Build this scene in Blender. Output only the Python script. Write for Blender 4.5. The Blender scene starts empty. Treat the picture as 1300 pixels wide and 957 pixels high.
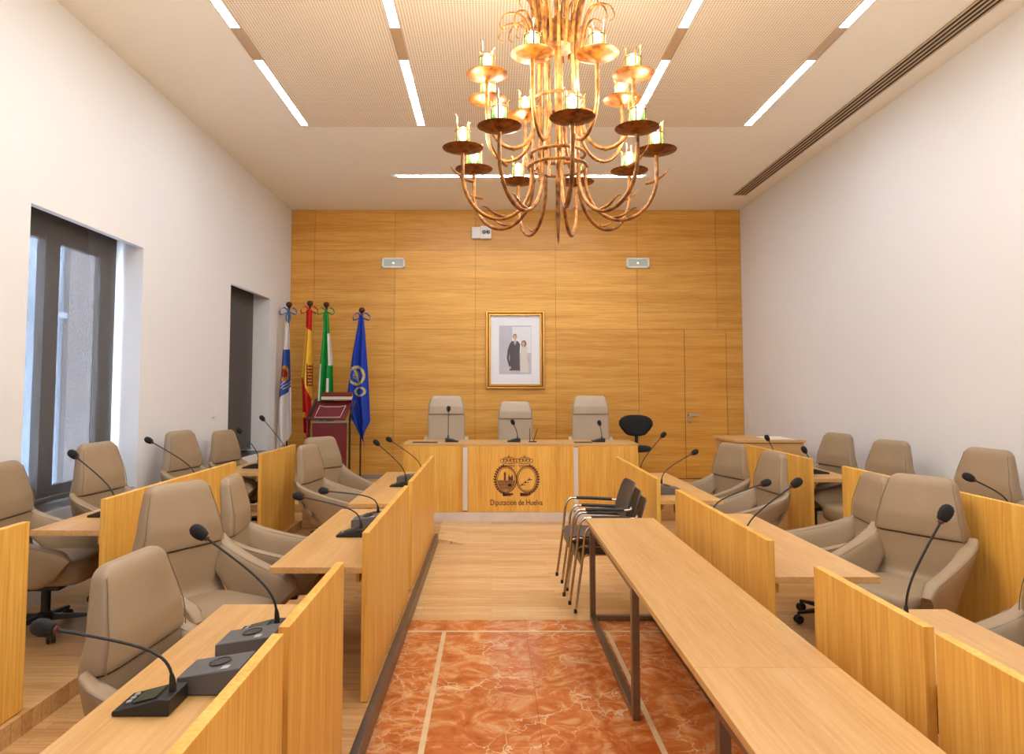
import bpy, bmesh, math, random
from math import sin, cos, pi, radians as R
from mathutils import Vector, Matrix
random.seed(7)
C = bpy.context.scene.collection
scene = bpy.context.scene

# ------------------------------------------------------------------ camera
FPX, CX, CY, TILT, CZ = 880.0, 624.0, 440.0, 0.0591, 1.78
cam = bpy.data.cameras.new('camera'); camo = bpy.data.objects.new('camera', cam); C.objects.link(camo)
camo.location = (0, 0, CZ); camo.rotation_euler = (pi/2 + TILT, 0, 0)
cam.sensor_width = 36; cam.lens = FPX/1300*36
cam.shift_x = (650-CX)/1300; cam.shift_y = -(478.5-CY)/1300
cam.clip_start = .05
scene.camera = camo

def P(px, py, Y):
    """a point of the room at depth Y seen at a place of the photo"""
    dx, dv = (px-CX)/FPX, (CY-py)/FPX
    d = Vector((dx, cos(TILT)-dv*sin(TILT), sin(TILT)+dv*cos(TILT)))
    return Vector((0, 0, CZ)) + d*(Y/d.y)

# ------------------------------------------------------------------ materials
def srgb(r, g, b):
    f = lambda c: c/12.92 if c <= .04045 else ((c+.055)/1.055)**2.4
    return (f(r/255), f(g/255), f(b/255), 1)

def newmat(name):
    m = bpy.data.materials.new(name); m.use_nodes = True
    nt = m.node_tree; b = nt.nodes['Principled BSDF']
    return m, nt, b

def plain(name, col, rough=.5, metal=0, bump=0, bscale=200, var=0, vscale=8, **kw):
    m, nt, b = newmat(name)
    b.inputs['Base Color'].default_value = col
    b.inputs['Roughness'].default_value = rough
    b.inputs['Metallic'].default_value = metal
    for k, v in kw.items(): b.inputs[k].default_value = v
    tc = nt.nodes.new('ShaderNodeTexCoord')
    if var:
        n = nt.nodes.new('ShaderNodeTexNoise'); n.inputs['Scale'].default_value = vscale; n.inputs['Detail'].default_value = 4
        nt.links.new(tc.outputs['Object'], n.inputs['Vector'])
        r = nt.nodes.new('ShaderNodeValToRGB')
        r.color_ramp.elements[0].position = .3; r.color_ramp.elements[1].position = .7
        r.color_ramp.elements[0].color = tuple(c*(1-var) for c in col[:3])+(1,)
        r.color_ramp.elements[1].color = tuple(min(1, c*(1+var)) for c in col[:3])+(1,)
        nt.links.new(n.outputs['Fac'], r.inputs['Fac']); nt.links.new(r.outputs['Color'], b.inputs['Base Color'])
    if bump:
        n = nt.nodes.new('ShaderNodeTexNoise'); n.inputs['Scale'].default_value = bscale
        nt.links.new(tc.outputs['Object'], n.inputs['Vector'])
        bp = nt.nodes.new('ShaderNodeBump'); bp.inputs['Strength'].default_value = bump; bp.inputs['Distance'].default_value = .004
        nt.links.new(n.outputs['Fac'], bp.inputs['Height']); nt.links.new(bp.outputs['Normal'], b.inputs['Normal'])
    return m

def mixrgb(nt, fac, a, b, mode='MIX'):
    n = nt.nodes.new('ShaderNodeMix'); n.data_type = 'RGBA'; n.blend_type = mode
    if isinstance(fac, (int, float)): n.inputs[0].default_value = fac
    else: nt.links.new(fac, n.inputs[0])
    for i, v in ((6, a), (7, b)):
        if isinstance(v, tuple): n.inputs[i].default_value = v
        else: nt.links.new(v, n.inputs[i])
    return n.outputs[2]

def wood(name, light, dark, scale, rough=.4, fine=1.0, panel=None):
    """oak veneer: broad bands plus fine streaks stretched along the grain; panel = (wx, wz, x0, z0) tones single panels"""
    m, nt, b = newmat(name)
    tc = nt.nodes.new('ShaderNodeTexCoord')
    def noise(mult, detail):
        mp = nt.nodes.new('ShaderNodeMapping'); mp.inputs['Scale'].default_value = tuple(s*mult for s in scale)
        nt.links.new(tc.outputs['Object'], mp.inputs['Vector'])
        n = nt.nodes.new('ShaderNodeTexNoise'); n.inputs['Scale'].default_value = 1; n.inputs['Detail'].default_value = detail
        n.inputs['Distortion'].default_value = .3
        nt.links.new(mp.outputs['Vector'], n.inputs['Vector']); return n.outputs['Fac']
    a = noise(.35, 4); f = noise(2.2*fine, 3)
    mx = nt.nodes.new('ShaderNodeMath'); mx.operation = 'MULTIPLY_ADD'
    nt.links.new(f, mx.inputs[0]); mx.inputs[1].default_value = .55
    m2 = nt.nodes.new('ShaderNodeMath'); m2.operation = 'MULTIPLY'; m2.inputs[1].default_value = .5
    nt.links.new(a, m2.inputs[0]); nt.links.new(m2.outputs[0], mx.inputs[2])
    r = nt.nodes.new('ShaderNodeValToRGB')
    r.color_ramp.elements[0].position = .36; r.color_ramp.elements[0].color = dark
    r.color_ramp.elements[1].position = .66; r.color_ramp.elements[1].color = light
    nt.links.new(mx.outputs[0], r.inputs['Fac'])
    out = r.outputs['Color']
    if panel:
        wx, wz, x0, z0 = panel
        mp = nt.nodes.new('ShaderNodeMapping'); mp.inputs['Location'].default_value = (-x0/wx, 0, -z0/wz); mp.inputs['Scale'].default_value = (1/wx, 0, 1/wz)
        nt.links.new(tc.outputs['Object'], mp.inputs['Vector'])
        fl = nt.nodes.new('ShaderNodeVectorMath'); fl.operation = 'FLOOR'; nt.links.new(mp.outputs['Vector'], fl.inputs[0])
        wn = nt.nodes.new('ShaderNodeTexWhiteNoise'); wn.noise_dimensions = '3D'; nt.links.new(fl.outputs[0], wn.inputs['Vector'])
        rr = nt.nodes.new('ShaderNodeMapRange'); rr.inputs[3].default_value = .9; rr.inputs[4].default_value = 1.08
        nt.links.new(wn.outputs['Value'], rr.inputs[0])
        cc = nt.nodes.new('ShaderNodeCombineColor')
        for i in range(3): nt.links.new(rr.outputs[0], cc.inputs[i])
        out = mixrgb(nt, 1.0, out, cc.outputs[0], 'MULTIPLY')
    nt.links.new(out, b.inputs['Base Color'])
    b.inputs['Roughness'].default_value = rough
    return m

OAK_L, OAK_D = srgb(244, 194, 94), srgb(216, 150, 56)
TOP_L, TOP_D = srgb(216, 172, 112), srgb(198, 149, 86)
M = {}
M['oak_v'] = wood('oak veneer upright', OAK_L, OAK_D, (30, 30, 1.2))
M['oak_x'] = wood('oak veneer lying', srgb(236, 180, 86), srgb(204, 138, 44), (.9, 30, 26), panel=(1.33, 1.32, -1.6, .1))
M['oak_door'] = wood('oak veneer door', srgb(234, 174, 78), srgb(204, 138, 42), (.9, 30, 26))
M['oak_top'] = wood('oak worktop', TOP_L, TOP_D, (34, 1.6, 34), rough=.35)
M['oak_topx'] = wood('oak worktop crosswise', TOP_L, TOP_D, (1.6, 34, 34), rough=.35)
M['leather'] = plain('taupe leather', srgb(154, 132, 104), .5, bump=.12, bscale=260, var=.04, vscale=5)
M['leather_pale'] = plain('light taupe leather', srgb(186, 168, 144), .5, bump=.12, bscale=260, var=.04, vscale=5)
M['piping'] = plain('dark taupe seam', srgb(128, 108, 88), .6)
M['black'] = plain('black plastic', srgb(30, 29, 29), .45)
M['foam'] = plain('black foam', srgb(26, 25, 26), .9, bump=.5, bscale=500)
M['grey_plastic'] = plain('grey plastic', srgb(92, 90, 90), .45, var=.05)
M['screen'] = plain('dark display', srgb(44, 62, 48), .2)
M['button'] = plain('silver button', srgb(180, 180, 180), .4)
M['red_ring'] = plain('red ring', srgb(96, 26, 24), .35)
M['chrome'] = plain('polished chrome', srgb(205, 200, 192), .16, 1)
M['steel'] = plain('brushed grey steel', srgb(140, 130, 118), .38, 1, var=.06, vscale=20)
M['dark_metal'] = plain('dark plinth metal', srgb(112, 100, 90), .35, .7, var=.1, vscale=6)
M['alu'] = plain('pale aluminium', srgb(226, 222, 216), .4, .2)
M['wall'] = plain('white wall paint', srgb(230, 229, 228), .8, bump=.04, bscale=90)
M['white'] = plain('white plastic', srgb(236, 234, 230), .4)
M['lens_black'] = plain('black spot lens', srgb(14, 14, 16), .2)
M['lens_grey'] = plain('grey lamp lens', srgb(190, 196, 186), .25)
M['charcoal'] = plain('charcoal plastic', srgb(58, 60, 66), .36)
M['task_black'] = plain('black upholstery', srgb(26, 25, 27), .8)
M['slot'] = plain('black slot', srgb(20, 17, 14), .7)
M['vent_rail'] = plain('beige vent rail', srgb(205, 178, 148), .5)
M['strip_off'] = plain('unlit strip diffuser', srgb(196, 168, 138), .3)
M['frame_grey'] = plain('dark grey window frame', srgb(92, 88, 86), .4)
M['red_board'] = plain('dark red board', srgb(104, 18, 22), .45, var=.06)
M['gold_frame'] = plain('gilt frame', srgb(196, 146, 72), .32, .75, var=.15, vscale=60)
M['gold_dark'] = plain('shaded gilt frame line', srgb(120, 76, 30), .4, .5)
M['mount'] = plain('white picture mount', srgb(240, 240, 242), .7)
M['crest'] = plain('purple brown print', srgb(92, 46, 40), .6)
M['finial'] = plain('dark wooden finial', srgb(70, 34, 22), .35)
M['pole'] = plain('dark flag pole', srgb(72, 46, 28), .4)
M['marble_white'] = plain('pale marble', srgb(224, 210, 196), .25, var=.06, vscale=5)
M['grey_skirt'] = plain('grey skirting', srgb(150, 140, 128), .5)
M['inlay'] = plain('cream stone inlay', srgb(226, 196, 150), .25, var=.08, vscale=9)
M['outside'] = plain('pale concrete outside', srgb(176, 186, 198), .8, var=.1, vscale=1.5)
M['outside_dark'] = plain('brown grey boards outside', srgb(140, 128, 122), .8, var=.1, vscale=4)
M['paper'] = plain('white paper', srgb(236, 230, 222), .7)

def gilt(name, c1, c2, metal=.7, rough=.42):
    m, nt, b = newmat(name)
    tc = nt.nodes.new('ShaderNodeTexCoord'); n = nt.nodes.new('ShaderNodeTexNoise')
    n.inputs['Scale'].default_value = 28; n.inputs['Detail'].default_value = 6
    nt.links.new(tc.outputs['Object'], n.inputs['Vector'])
    r = nt.nodes.new('ShaderNodeValToRGB'); r.color_ramp.elements[0].position = .36; r.color_ramp.elements[1].position = .6
    r.color_ramp.elements[0].color = c2; r.color_ramp.elements[1].color = c1
    nt.links.new(n.outputs['Fac'], r.inputs['Fac']); nt.links.new(r.outputs['Color'], b.inputs['Base Color'])
    b.inputs['Metallic'].default_value = metal; b.inputs['Roughness'].default_value = rough
    return m
M['gilt'] = gilt('worn gilded iron', srgb(160, 104, 42), srgb(96, 58, 22), .4)
M['gilt_dish'] = gilt('worn gilded dish', srgb(150, 86, 18), srgb(88, 48, 10), .45)

def emit(name, col, s):
    m, nt, b = newmat(name)
    b.inputs['Base Color'].default_value = col; b.inputs['Emission Color'].default_value = col; b.inputs['Emission Strength'].default_value = s
    return m
M['strip_on'] = emit('lit strip diffuser', (.89, 1, 1.15, 1), 14.5)
M['strip_far'] = emit('lit cross strip diffuser', (.89, 1, 1.15, 1), 30)
M['bulb'] = emit('lit bulb', (1, .86, .66, 1), 6)
M['led'] = emit('green pilot lamp', (.5, 1, .5, 1), 1.5)

def glassmat(name, col, mixf, rough=.05):
    m, nt, b = newmat(name); nt.nodes.remove(b)
    out = nt.nodes['Material Output']
    t = nt.nodes.new('ShaderNodeBsdfTransparent'); t.inputs['Color'].default_value = col
    g = nt.nodes.new('ShaderNodeBsdfGlossy'); g.inputs['Roughness'].default_value = rough
    x = nt.nodes.new('ShaderNodeMixShader'); x.inputs[0].default_value = mixf
    nt.links.new(t.outputs[0], x.inputs[1]); nt.links.new(g.outputs[0], x.inputs[2]); nt.links.new(x.outputs[0], out.inputs['Surface'])
    return m
M['pane'] = glassmat('window glass', (.92, .96, 1, 1), .06)
def greenglass():
    m, nt, b = newmat('green glass'); out = nt.nodes['Material Output']
    b.inputs['Base Color'].default_value = srgb(104, 140, 96); b.inputs['Roughness'].default_value = .15
    b.inputs['Emission Strength'].default_value = 0
    t = nt.nodes.new('ShaderNodeBsdfTransparent'); t.inputs['Color'].default_value = (.80, .88, .75, 1)
    tl = nt.nodes.new('ShaderNodeBsdfTranslucent'); tl.inputs['Color'].default_value = srgb(112, 150, 100)
    x1 = nt.nodes.new('ShaderNodeMixShader'); x1.inputs[0].default_value = .4
    nt.links.new(b.outputs[0], x1.inputs[1]); nt.links.new(tl.outputs[0], x1.inputs[2])
    x = nt.nodes.new('ShaderNodeMixShader'); x.inputs[0].default_value = .34
    nt.links.new(t.outputs[0], x.inputs[1]); nt.links.new(x1.outputs[0], x.inputs[2]); nt.links.new(x.outputs[0], out.inputs['Surface'])
    return m
M['green_glass'] = greenglass()

def blindmat():
    m, nt, b = newmat('dark mesh roller blind'); out = nt.nodes['Material Output']
    b.inputs['Base Color'].default_value = srgb(96, 92, 90); b.inputs['Roughness'].default_value = .8
    t = nt.nodes.new('ShaderNodeBsdfTransparent'); t.inputs['Color'].default_value = (1, 1, 1, 1)
    x = nt.nodes.new('ShaderNodeMixShader'); x.inputs[0].default_value = .70
    nt.links.new(t.outputs[0], x.inputs[1]); nt.links.new(b.outputs[0], x.inputs[2]); nt.links.new(x.outputs[0], out.inputs['Surface'])
    return m
M['blind'] = blindmat()

def parquet(name, light, mid, dark, along_x=True, rough=.32):
    m, nt, b = newmat(name)
    tc = nt.nodes.new('ShaderNodeTexCoord'); mp = nt.nodes.new('ShaderNodeMapping')
    mp.inputs['Rotation'].default_value = (0, 0, 0 if along_x else pi/2)
    nt.links.new(tc.outputs['Object'], mp.inputs['Vector'])
    br = nt.nodes.new('ShaderNodeTexBrick'); br.inputs['Scale'].default_value = 1
    br.inputs['Brick Width'].default_value = 1.1; br.inputs['Row Height'].default_value = .075
    br.inputs['Mortar Size'].default_value = .0012; br.inputs['Mortar Smooth'].default_value = .3
    br.inputs['Color1'].default_value = light; br.inputs['Color2'].default_value = mid; br.inputs['Mortar'].default_value = dark
    nt.links.new(mp.outputs['Vector'], br.inputs['Vector'])
    m2 = nt.nodes.new('ShaderNodeMapping'); m2.inputs['Scale'].default_value = (3, 50, 50)
    nt.links.new(mp.outputs['Vector'], m2.inputs['Vector'])
    n = nt.nodes.new('ShaderNodeTexNoise'); n.inputs['Scale'].default_value = 1; n.inputs['Detail'].default_value = 4
    nt.links.new(m2.outputs['Vector'], n.inputs['Vector'])
    r = nt.nodes.new('ShaderNodeValToRGB'); r.color_ramp.elements[0].color = (.72, .66, .58, 1); r.color_ramp.elements[1].color = (1, 1, 1, 1)
    r.color_ramp.elements[0].position = .3; r.color_ramp.elements[1].position = .62
    nt.links.new(n.outputs['Fac'], r.inputs['Fac'])
    nt.links.new(mixrgb(nt, .8, br.outputs['Color'], r.outputs['Color'], 'MULTIPLY'), b.inputs['Base Color'])
    b.inputs['Roughness'].default_value = rough
    return m
M['parquet'] = parquet('oak parquet', srgb(232, 194, 142), srgb(215, 170, 112), srgb(170, 120, 70))
M['parquet_y'] = parquet('oak parquet of the tiers', srgb(216, 172, 116), srgb(196, 148, 92), srgb(140, 96, 54), along_x=True)

def marble():
    m, nt, b = newmat('red veined marble tiles')
    tc = nt.nodes.new('ShaderNodeTexCoord')
    n0 = nt.nodes.new('ShaderNodeTexNoise'); n0.inputs['Scale'].default_value = 4.5; n0.inputs['Detail'].default_value = 11; n0.inputs['Roughness'].default_value = .65; n0.inputs['Distortion'].default_value = 1.6
    nt.links.new(tc.outputs['Object'], n0.inputs['Vector'])
    r0 = nt.nodes.new('ShaderNodeValToRGB'); e = r0.color_ramp.elements
    e[0].position = .32; e[0].color = srgb(176, 84, 34); e[1].position = .68; e[1].color = srgb(236, 184, 130)
    x = e.new(.5); x.color = srgb(208, 120, 58)
    nt.links.new(n0.outputs['Fac'], r0.inputs['Fac'])
    col = r0.outputs['Color']
    for sc, dist, w in ((1.7, .7, .016), (4.2, .4, .02)):
        nd = nt.nodes.new('ShaderNodeTexNoise'); nd.inputs['Scale'].default_value = sc*1.3; nd.inputs['Detail'].default_value = 5
        nt.links.new(tc.outputs['Object'], nd.inputs['Vector'])
        ad = nt.nodes.new('ShaderNodeVectorMath'); ad.operation = 'MULTIPLY_ADD'; ad.inputs[1].default_value = (dist, dist, dist)
        nt.links.new(nd.outputs['Color'], ad.inputs[0]); nt.links.new(tc.outputs['Object'], ad.inputs[2])
        v = nt.nodes.new('ShaderNodeTexVoronoi'); v.feature = 'DISTANCE_TO_EDGE'; v.inputs['Scale'].default_value = sc
        nt.links.new(ad.outputs[0], v.inputs['Vector'])
        rr = nt.nodes.new('ShaderNodeValToRGB'); rr.color_ramp.elements[0].color = (1, 1, 1, 1); rr.color_ramp.elements[1].color = (0, 0, 0, 1)
        rr.color_ramp.elements[0].position = .0; rr.color_ramp.elements[1].position = w
        nt.links.new(v.outputs['Distance'], rr.inputs['Fac'])
        nn = nt.nodes.new('ShaderNodeTexNoise'); nn.inputs['Scale'].default_value = 2.2
        nt.links.new(tc.outputs['Object'], nn.inputs['Vector'])
        mk = nt.nodes.new('ShaderNodeValToRGB'); mk.color_ramp.elements[0].position = .42; mk.color_ramp.elements[1].position = .6
        nt.links.new(nn.outputs['Fac'], mk.inputs['Fac'])
        fac = mixrgb(nt, 1.0, rr.outputs['Color'], mk.outputs['Color'], 'MULTIPLY')
        col = mixrgb(nt, fac, col, srgb(240, 206, 166))
    br = nt.nodes.new('ShaderNodeTexBrick'); br.offset = 0; br.inputs['Scale'].default_value = 1
    br.inputs['Brick Width'].default_value = .6; br.inputs['Row Height'].default_value = .6; br.inputs['Mortar Size'].default_value = .002
    br.inputs['Color1'].default_value = (1, 1, 1, 1); br.inputs['Color2'].default_value = (.86, .82, .78, 1); br.inputs['Mortar'].default_value = (.55, .4, .3, 1)
    mp = nt.nodes.new('ShaderNodeMapping'); mp.inputs['Location'].default_value = (.345, 0, 0)
    nt.links.new(tc.outputs['Object'], mp.inputs['Vector']); nt.links.new(mp.outputs['Vector'], br.inputs['Vector'])
    nt.links.new(mixrgb(nt, .9, col, br.outputs['Color'], 'MULTIPLY'), b.inputs['Base Color'])
    b.inputs['Roughness'].default_value = .16
    return m
M['marble'] = marble()

def ceilmat(name, dots):
    m, nt, b = newmat(name)
    c = srgb(250, 245, 234)
    b.inputs['Base Color'].default_value = c; b.inputs['Roughness'].default_value = .85
    if dots:
        tc = nt.nodes.new('ShaderNodeTexCoord'); v = nt.nodes.new('ShaderNodeTexVoronoi')
        v.voronoi_dimensions = '2D'; v.inputs['Scale'].default_value = 42; v.inputs['Randomness'].default_value = 0
        nt.links.new(tc.outputs['Object'], v.inputs['Vector'])
        r = nt.nodes.new('ShaderNodeValToRGB'); r.color_ramp.elements[0].position = .26; r.color_ramp.elements[1].position = .34
        r.color_ramp.elements[0].color = srgb(196, 170, 136); r.color_ramp.elements[1].color = srgb(248, 238, 220)
        nt.links.new(v.outputs['Distance'], r.inputs['Fac']); nt.links.new(r.outputs['Color'], b.inputs['Base Color'])
    return m
M['ceiling'] = ceilmat('smooth ceiling plaster', False)
M['ceiling_dots'] = ceilmat('perforated ceiling board', True)

# ------------------------------------------------------------------ mesh helpers
class MB:
    def __init__(s): s.bm = bmesh.new()
    def box(s, x0, x1, y0, y1, z0, z1, mat=None):
        r = bmesh.ops.create_cube(s.bm, size=1); vs = r['verts']
        for v in vs:
            v.co = Vector(((x0+x1)/2+v.co.x*(x1-x0), (y0+y1)/2+v.co.y*(y1-y0), (z0+z1)/2+v.co.z*(z1-z0)))
            if mat: v.co = mat @ v.co
        return s
    def ring_loft(s, rings, cap=True, closed=False):
        bm = s.bm; R_ = [[bm.verts.new(p) for p in ring] for ring in rings]
        n = len(rings[0]); L = len(R_)
        for i in range(L if closed else L-1):
            a, b = R_[i], R_[(i+1) % L]
            for j in range(n):
                bm.faces.new((a[j], a[(j+1) % n], b[(j+1) % n], b[j]))
        if cap and not closed:
            bm.faces.new(list(reversed(R_[0]))); bm.faces.new(R_[-1])
        return s
    def tube(s, pts, r, seg=8, closed=False):
        pts = [Vector(p) for p in pts]; n = len(pts); rings = []
        up = None
        for i, p in enumerate(pts):
            if closed: t = pts[(i+1) % n]-pts[i-1]
            else: t = pts[min(i+1, n-1)]-pts[max(i-1, 0)]
            t.normalize()
            if up is None:
                up = Vector((0, 0, 1)) if abs(t.z) < .9 else Vector((1, 0, 0))
            u = t.cross(up)
            if u.length < 1e-6: u = t.orthogonal()
            u.normalize(); w = u.cross(t).normalized(); up = w
            rr = r[i] if isinstance(r, (list, tuple)) else r
            rings.append([p+u*(rr*cos(2*pi*k/seg))+w*(rr*sin(2*pi*k/seg)) for k in range(seg)])
        return s.ring_loft(rings, closed=closed)
    def flatbar(s, pts, w, t, side):
        """a flat strip bent along pts; side = direction of its width"""
        pts = [Vector(p) for p in pts]; n = len(pts); rings = []; side = Vector(side).normalized()
        for i, p in enumerate(pts):
            d = (pts[min(i+1, n-1)]-pts[max(i-1, 0)]).normalized(); nn = d.cross(side).normalized()
            ww = w[i] if isinstance(w, (list, tuple)) else w
            rings.append([p+side*(a*ww/2)+nn*(b*t/2) for a, b in ((-1, -1), (1, -1), (1, 1), (-1, 1))])
        return s.ring_loft(rings)
    def lathe(s, prof, c=(0, 0, 0), seg=20, mat=None):
        c = Vector(c); rings = []
        for r, z in prof:
            ring = [Vector((max(r, 1e-4)*cos(2*pi*k/seg), max(r, 1e-4)*sin(2*pi*k/seg), z)) for k in range(seg)]
            if mat: ring = [mat @ p for p in ring]
            rings.append([c+p for p in ring])
        return s.ring_loft(rings)
    def ball(s, c, r, sc=(1, 1, 1), mat=None, seg=16):
        q = bmesh.ops.create_uvsphere(s.bm, u_segments=seg, v_segments=max(6, seg*2//3), radius=r)
        for v in q['verts']:
            p = Vector((v.co.x*sc[0], v.co.y*sc[1], v.co.z*sc[2]))
            if mat: p = mat @ p
            v.co = p+Vector(c)
        return s
    def poly(s, pts, d):
        """flat outline pts thickened along the vector d"""
        d = Vector(d); return s.ring_loft([[Vector(p) for p in pts], [Vector(p)+d for p in pts]])
    def build(s, name, mat, parent=None, bevel=0, smooth=False, loc=None, seg=2):
        bmesh.ops.recalc_face_normals(s.bm, faces=s.bm.faces)
        me = bpy.data.meshes.new(name); s.bm.to_mesh(me); s.bm.free()
        mats = mat if isinstance(mat, (list, tuple)) else [mat]
        for m in mats: me.materials.append(M[m] if isinstance(m, str) else m)
        o = bpy.data.objects.new(name, me); C.objects.link(o)
        if parent: o.parent = parent
        if loc is not None: o.location = loc
        if smooth:
            for p in me.polygons: p.use_smooth = True
            me.set_sharp_from_angle(angle=R(50))
        if bevel:
            bv = o.modifiers.new('bevel', 'BEVEL'); bv.width = bevel; bv.segments = seg; bv.limit_method = 'ANGLE'; bv.angle_limit = R(40)
        return o

def superring(cx, cy, a, b, n=32, e=4.0):
    """a rounded rectangle in a plane, half sizes a and b"""
    out = []
    for k in range(n):
        t = 2*pi*(k+.5)/n; ct, st = cos(t), sin(t)
        out.append((cx+a*math.copysign(abs(ct)**(2/e), ct), cy+b*math.copysign(abs(st)**(2/e), st)))
    return out

def bez(p0, p1, p2, p3, n=12):
    p0, p1, p2, p3 = map(Vector, (p0, p1, p2, p3))
    return [p0*(1-t)**3+p1*3*t*(1-t)**2+p2*3*t*t*(1-t)+p3*t**3 for t in [i/n for i in range(n+1)]]

def smooth_path(pts, n=6):
    pts = [Vector(p) for p in pts]; out = []
    for i in range(len(pts)-1):
        p0, p1, p2, p3 = pts[max(i-1, 0)], pts[i], pts[i+1], pts[min(i+2, len(pts)-1)]
        for k in range(n):
            t = k/n
            out.append(.5*((2*p1)+(p2-p0)*t+(2*p0-5*p1+4*p2-p3)*t*t+(3*p1-p0-3*p2+p3)*t**3))
    out.append(pts[-1]); return out

def thing(name, label, cat, loc=(0, 0, 0), rz=0, group=None):
    o = bpy.data.objects.new(name, None); C.objects.link(o); o.empty_display_size = .1
    o.location = loc; o.rotation_euler = (0, 0, rz); return tag(o, label, cat, group)
def tag(o, label, cat, group=None):
    o['label'] = label; o['category'] = cat
    if group: o['group'] = group
    return o
def struct(o, label=None):
    o['kind'] = 'structure'
    if label: o['label'] = label
    return o
def dup(root, label, loc, rz=0, scale=None):
    r = root.copy(); C.objects.link(r); r.location = loc; r.rotation_euler = (0, 0, rz); r['label'] = label
    if scale: r.scale = scale
    for ch in list(root.children):
        c = ch.copy(); C.objects.link(c); c.parent = r
        for g in list(ch.children):
            d = g.copy(); C.objects.link(d); d.parent = c
    return r

# ------------------------------------------------------------------ the room
XL, XR, YB, YF, ZC = -3.32, 4.13, 11.38, -2.6, 4.73
YD = 8.9           # front of the dais
T1, T2, T3 = .1, .2, .3

struct(MB().box(-.62, 1.40, 5.44, YD, -.1, 0).build('floor', 'parquet'), 'pale oak parquet floor of the aisle')
struct(MB().box(-.62, 1.40, YF, 5.44, -.1, 0).build('floor_marble', 'marble'), 'red veined marble floor in the foreground')
ib = MB().box(-.62, 1.40, 5.17, 5.20, 0, .0012)
ib.box(-.36, -.33, YF, 5.17, 0, .0012).box(.83, .86, YF, 5.17, 0, .0012)
ib.box(-.62, 1.40, 3.4, 3.43, 0, .0011)
struct(ib.build('trim_1', 'inlay'), 'cream stone inlay lines in the marble floor')
# tiers
for side, x0, x1 in (('left', XL, -.62), ('right', 1.40, XR)):
    struct(MB().box(x0, x1, YF, YD, -.1, T1-.001).build('floor_tier_'+side, 'parquet_y'), 'low wooden tier under the '+side+' front desks')
struct(MB().box(-.655, -.613, YF, 8.1, 0, T1+.002).build('trim_2', 'dark_metal', bevel=.003), 'dark metal edge of the left tier')
struct(MB().box(1.393, 1.435, YF, 8.1, 0, T1+.002).build('trim_3', 'dark_metal', bevel=.003), 'dark metal edge of the right tier')
struct(MB().box(XL, -2.27, YF, YD, T1, T2-.001).build('floor_back_tier_left', 'parquet_y'))
struct(MB().box(2.95, XR, YF, YD, T1, T2-.001).build('floor_back_tier_right', 'parquet_y'))
struct(MB().box(XL, XR, YD, YB, -.1, T3).build('floor_dais', 'parquet_y'), 'raised wooden dais floor')
# sloping floor up to the dais, and the wedge at its left
w = MB(); w.poly([(-.3, 8.0, -.01), (-.3, 8.0, .001), (-.3, YD, .1), (-.3, YD, -.01)], (1.7, 0, 0))
struct(w.build('floor_ramp', 'parquet'), 'gently sloping parquet in front of the dais')
a, b_, c_, d_ = (-.62, 8.05, .055), (-.30, 8.0, .002), (-.30, YD, .1), (-.62, YD, .11)
w = MB(); bm = w.bm
top = [bm.verts.new(p) for p in (a, b_, c_, d_)]; bot = [bm.verts.new((p[0], p[1], -.01)) for p in (a, b_, c_, d_)]
bm.faces.new(top); bm.faces.new(list(reversed(bot)))
for i in range(4): bm.faces.new((top[i], bot[i], bot[(i+1) % 4], top[(i+1) % 4]))
struct(w.build('floor_ramp_wedge', 'parquet'), 'wedge of parquet rising to the left tier')

# ceiling
SX = (-2.10, -.79, 1.57, 2.88)
cl = MB().box(XL-.5, XR+.5, 7.70, YB+.3, ZC, ZC+.2)
cl.box(XL-.5, SX[0], YF-.3, 7.70, ZC, ZC+.2).box(SX[3], XR+.5, YF-.3, 7.70, ZC, ZC+.2)
struct(cl.build('ceiling', 'ceiling'), 'smooth plaster ceiling')
struct(MB().box(SX[0], SX[3], YF-.3, 7.70, ZC, ZC+.2).build('ceiling_panel', 'ceiling_dots'), 'perforated ceiling board between the light strips')

# walls
def wall_left():
    w = MB(); t = XL-.45
    ys = [(4.93, 6.55), (8.77, 10.32)]; zb, zt = .85, 3.11
    cur = YF
    for y0, y1 in ys:
        w.box(t, XL, cur, y0, -.1, ZC); w.box(t, XL, y0, y1, -.1, zb); w.box(XL-.06, XL, y0, y1, zt, 3.4).box(t, XL, y0, y1, 3.4, ZC); cur = y1
    w.box(t, XL, cur, YB, -.1, ZC)
    return w.build('wall_left', 'wall')
struct(wall_left(), 'white left wall with two deep window recesses')
struct(MB().box(XR, XR+.2, YF, YB, -.1, ZC).build('wall_right', 'wall'), 'plain white right wall')
struct(MB().box(XL-.45, XR+.2, YF-.2, YF, -.1, ZC).build('wall_front', 'wall'), 'white wall behind the viewer')
wb = struct(MB().box(XL-.45, XR+.2, YB+.012, YB+.2, -.1, ZC).build('wall_back', 'gold_dark'), 'oak panelled back wall')
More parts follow.
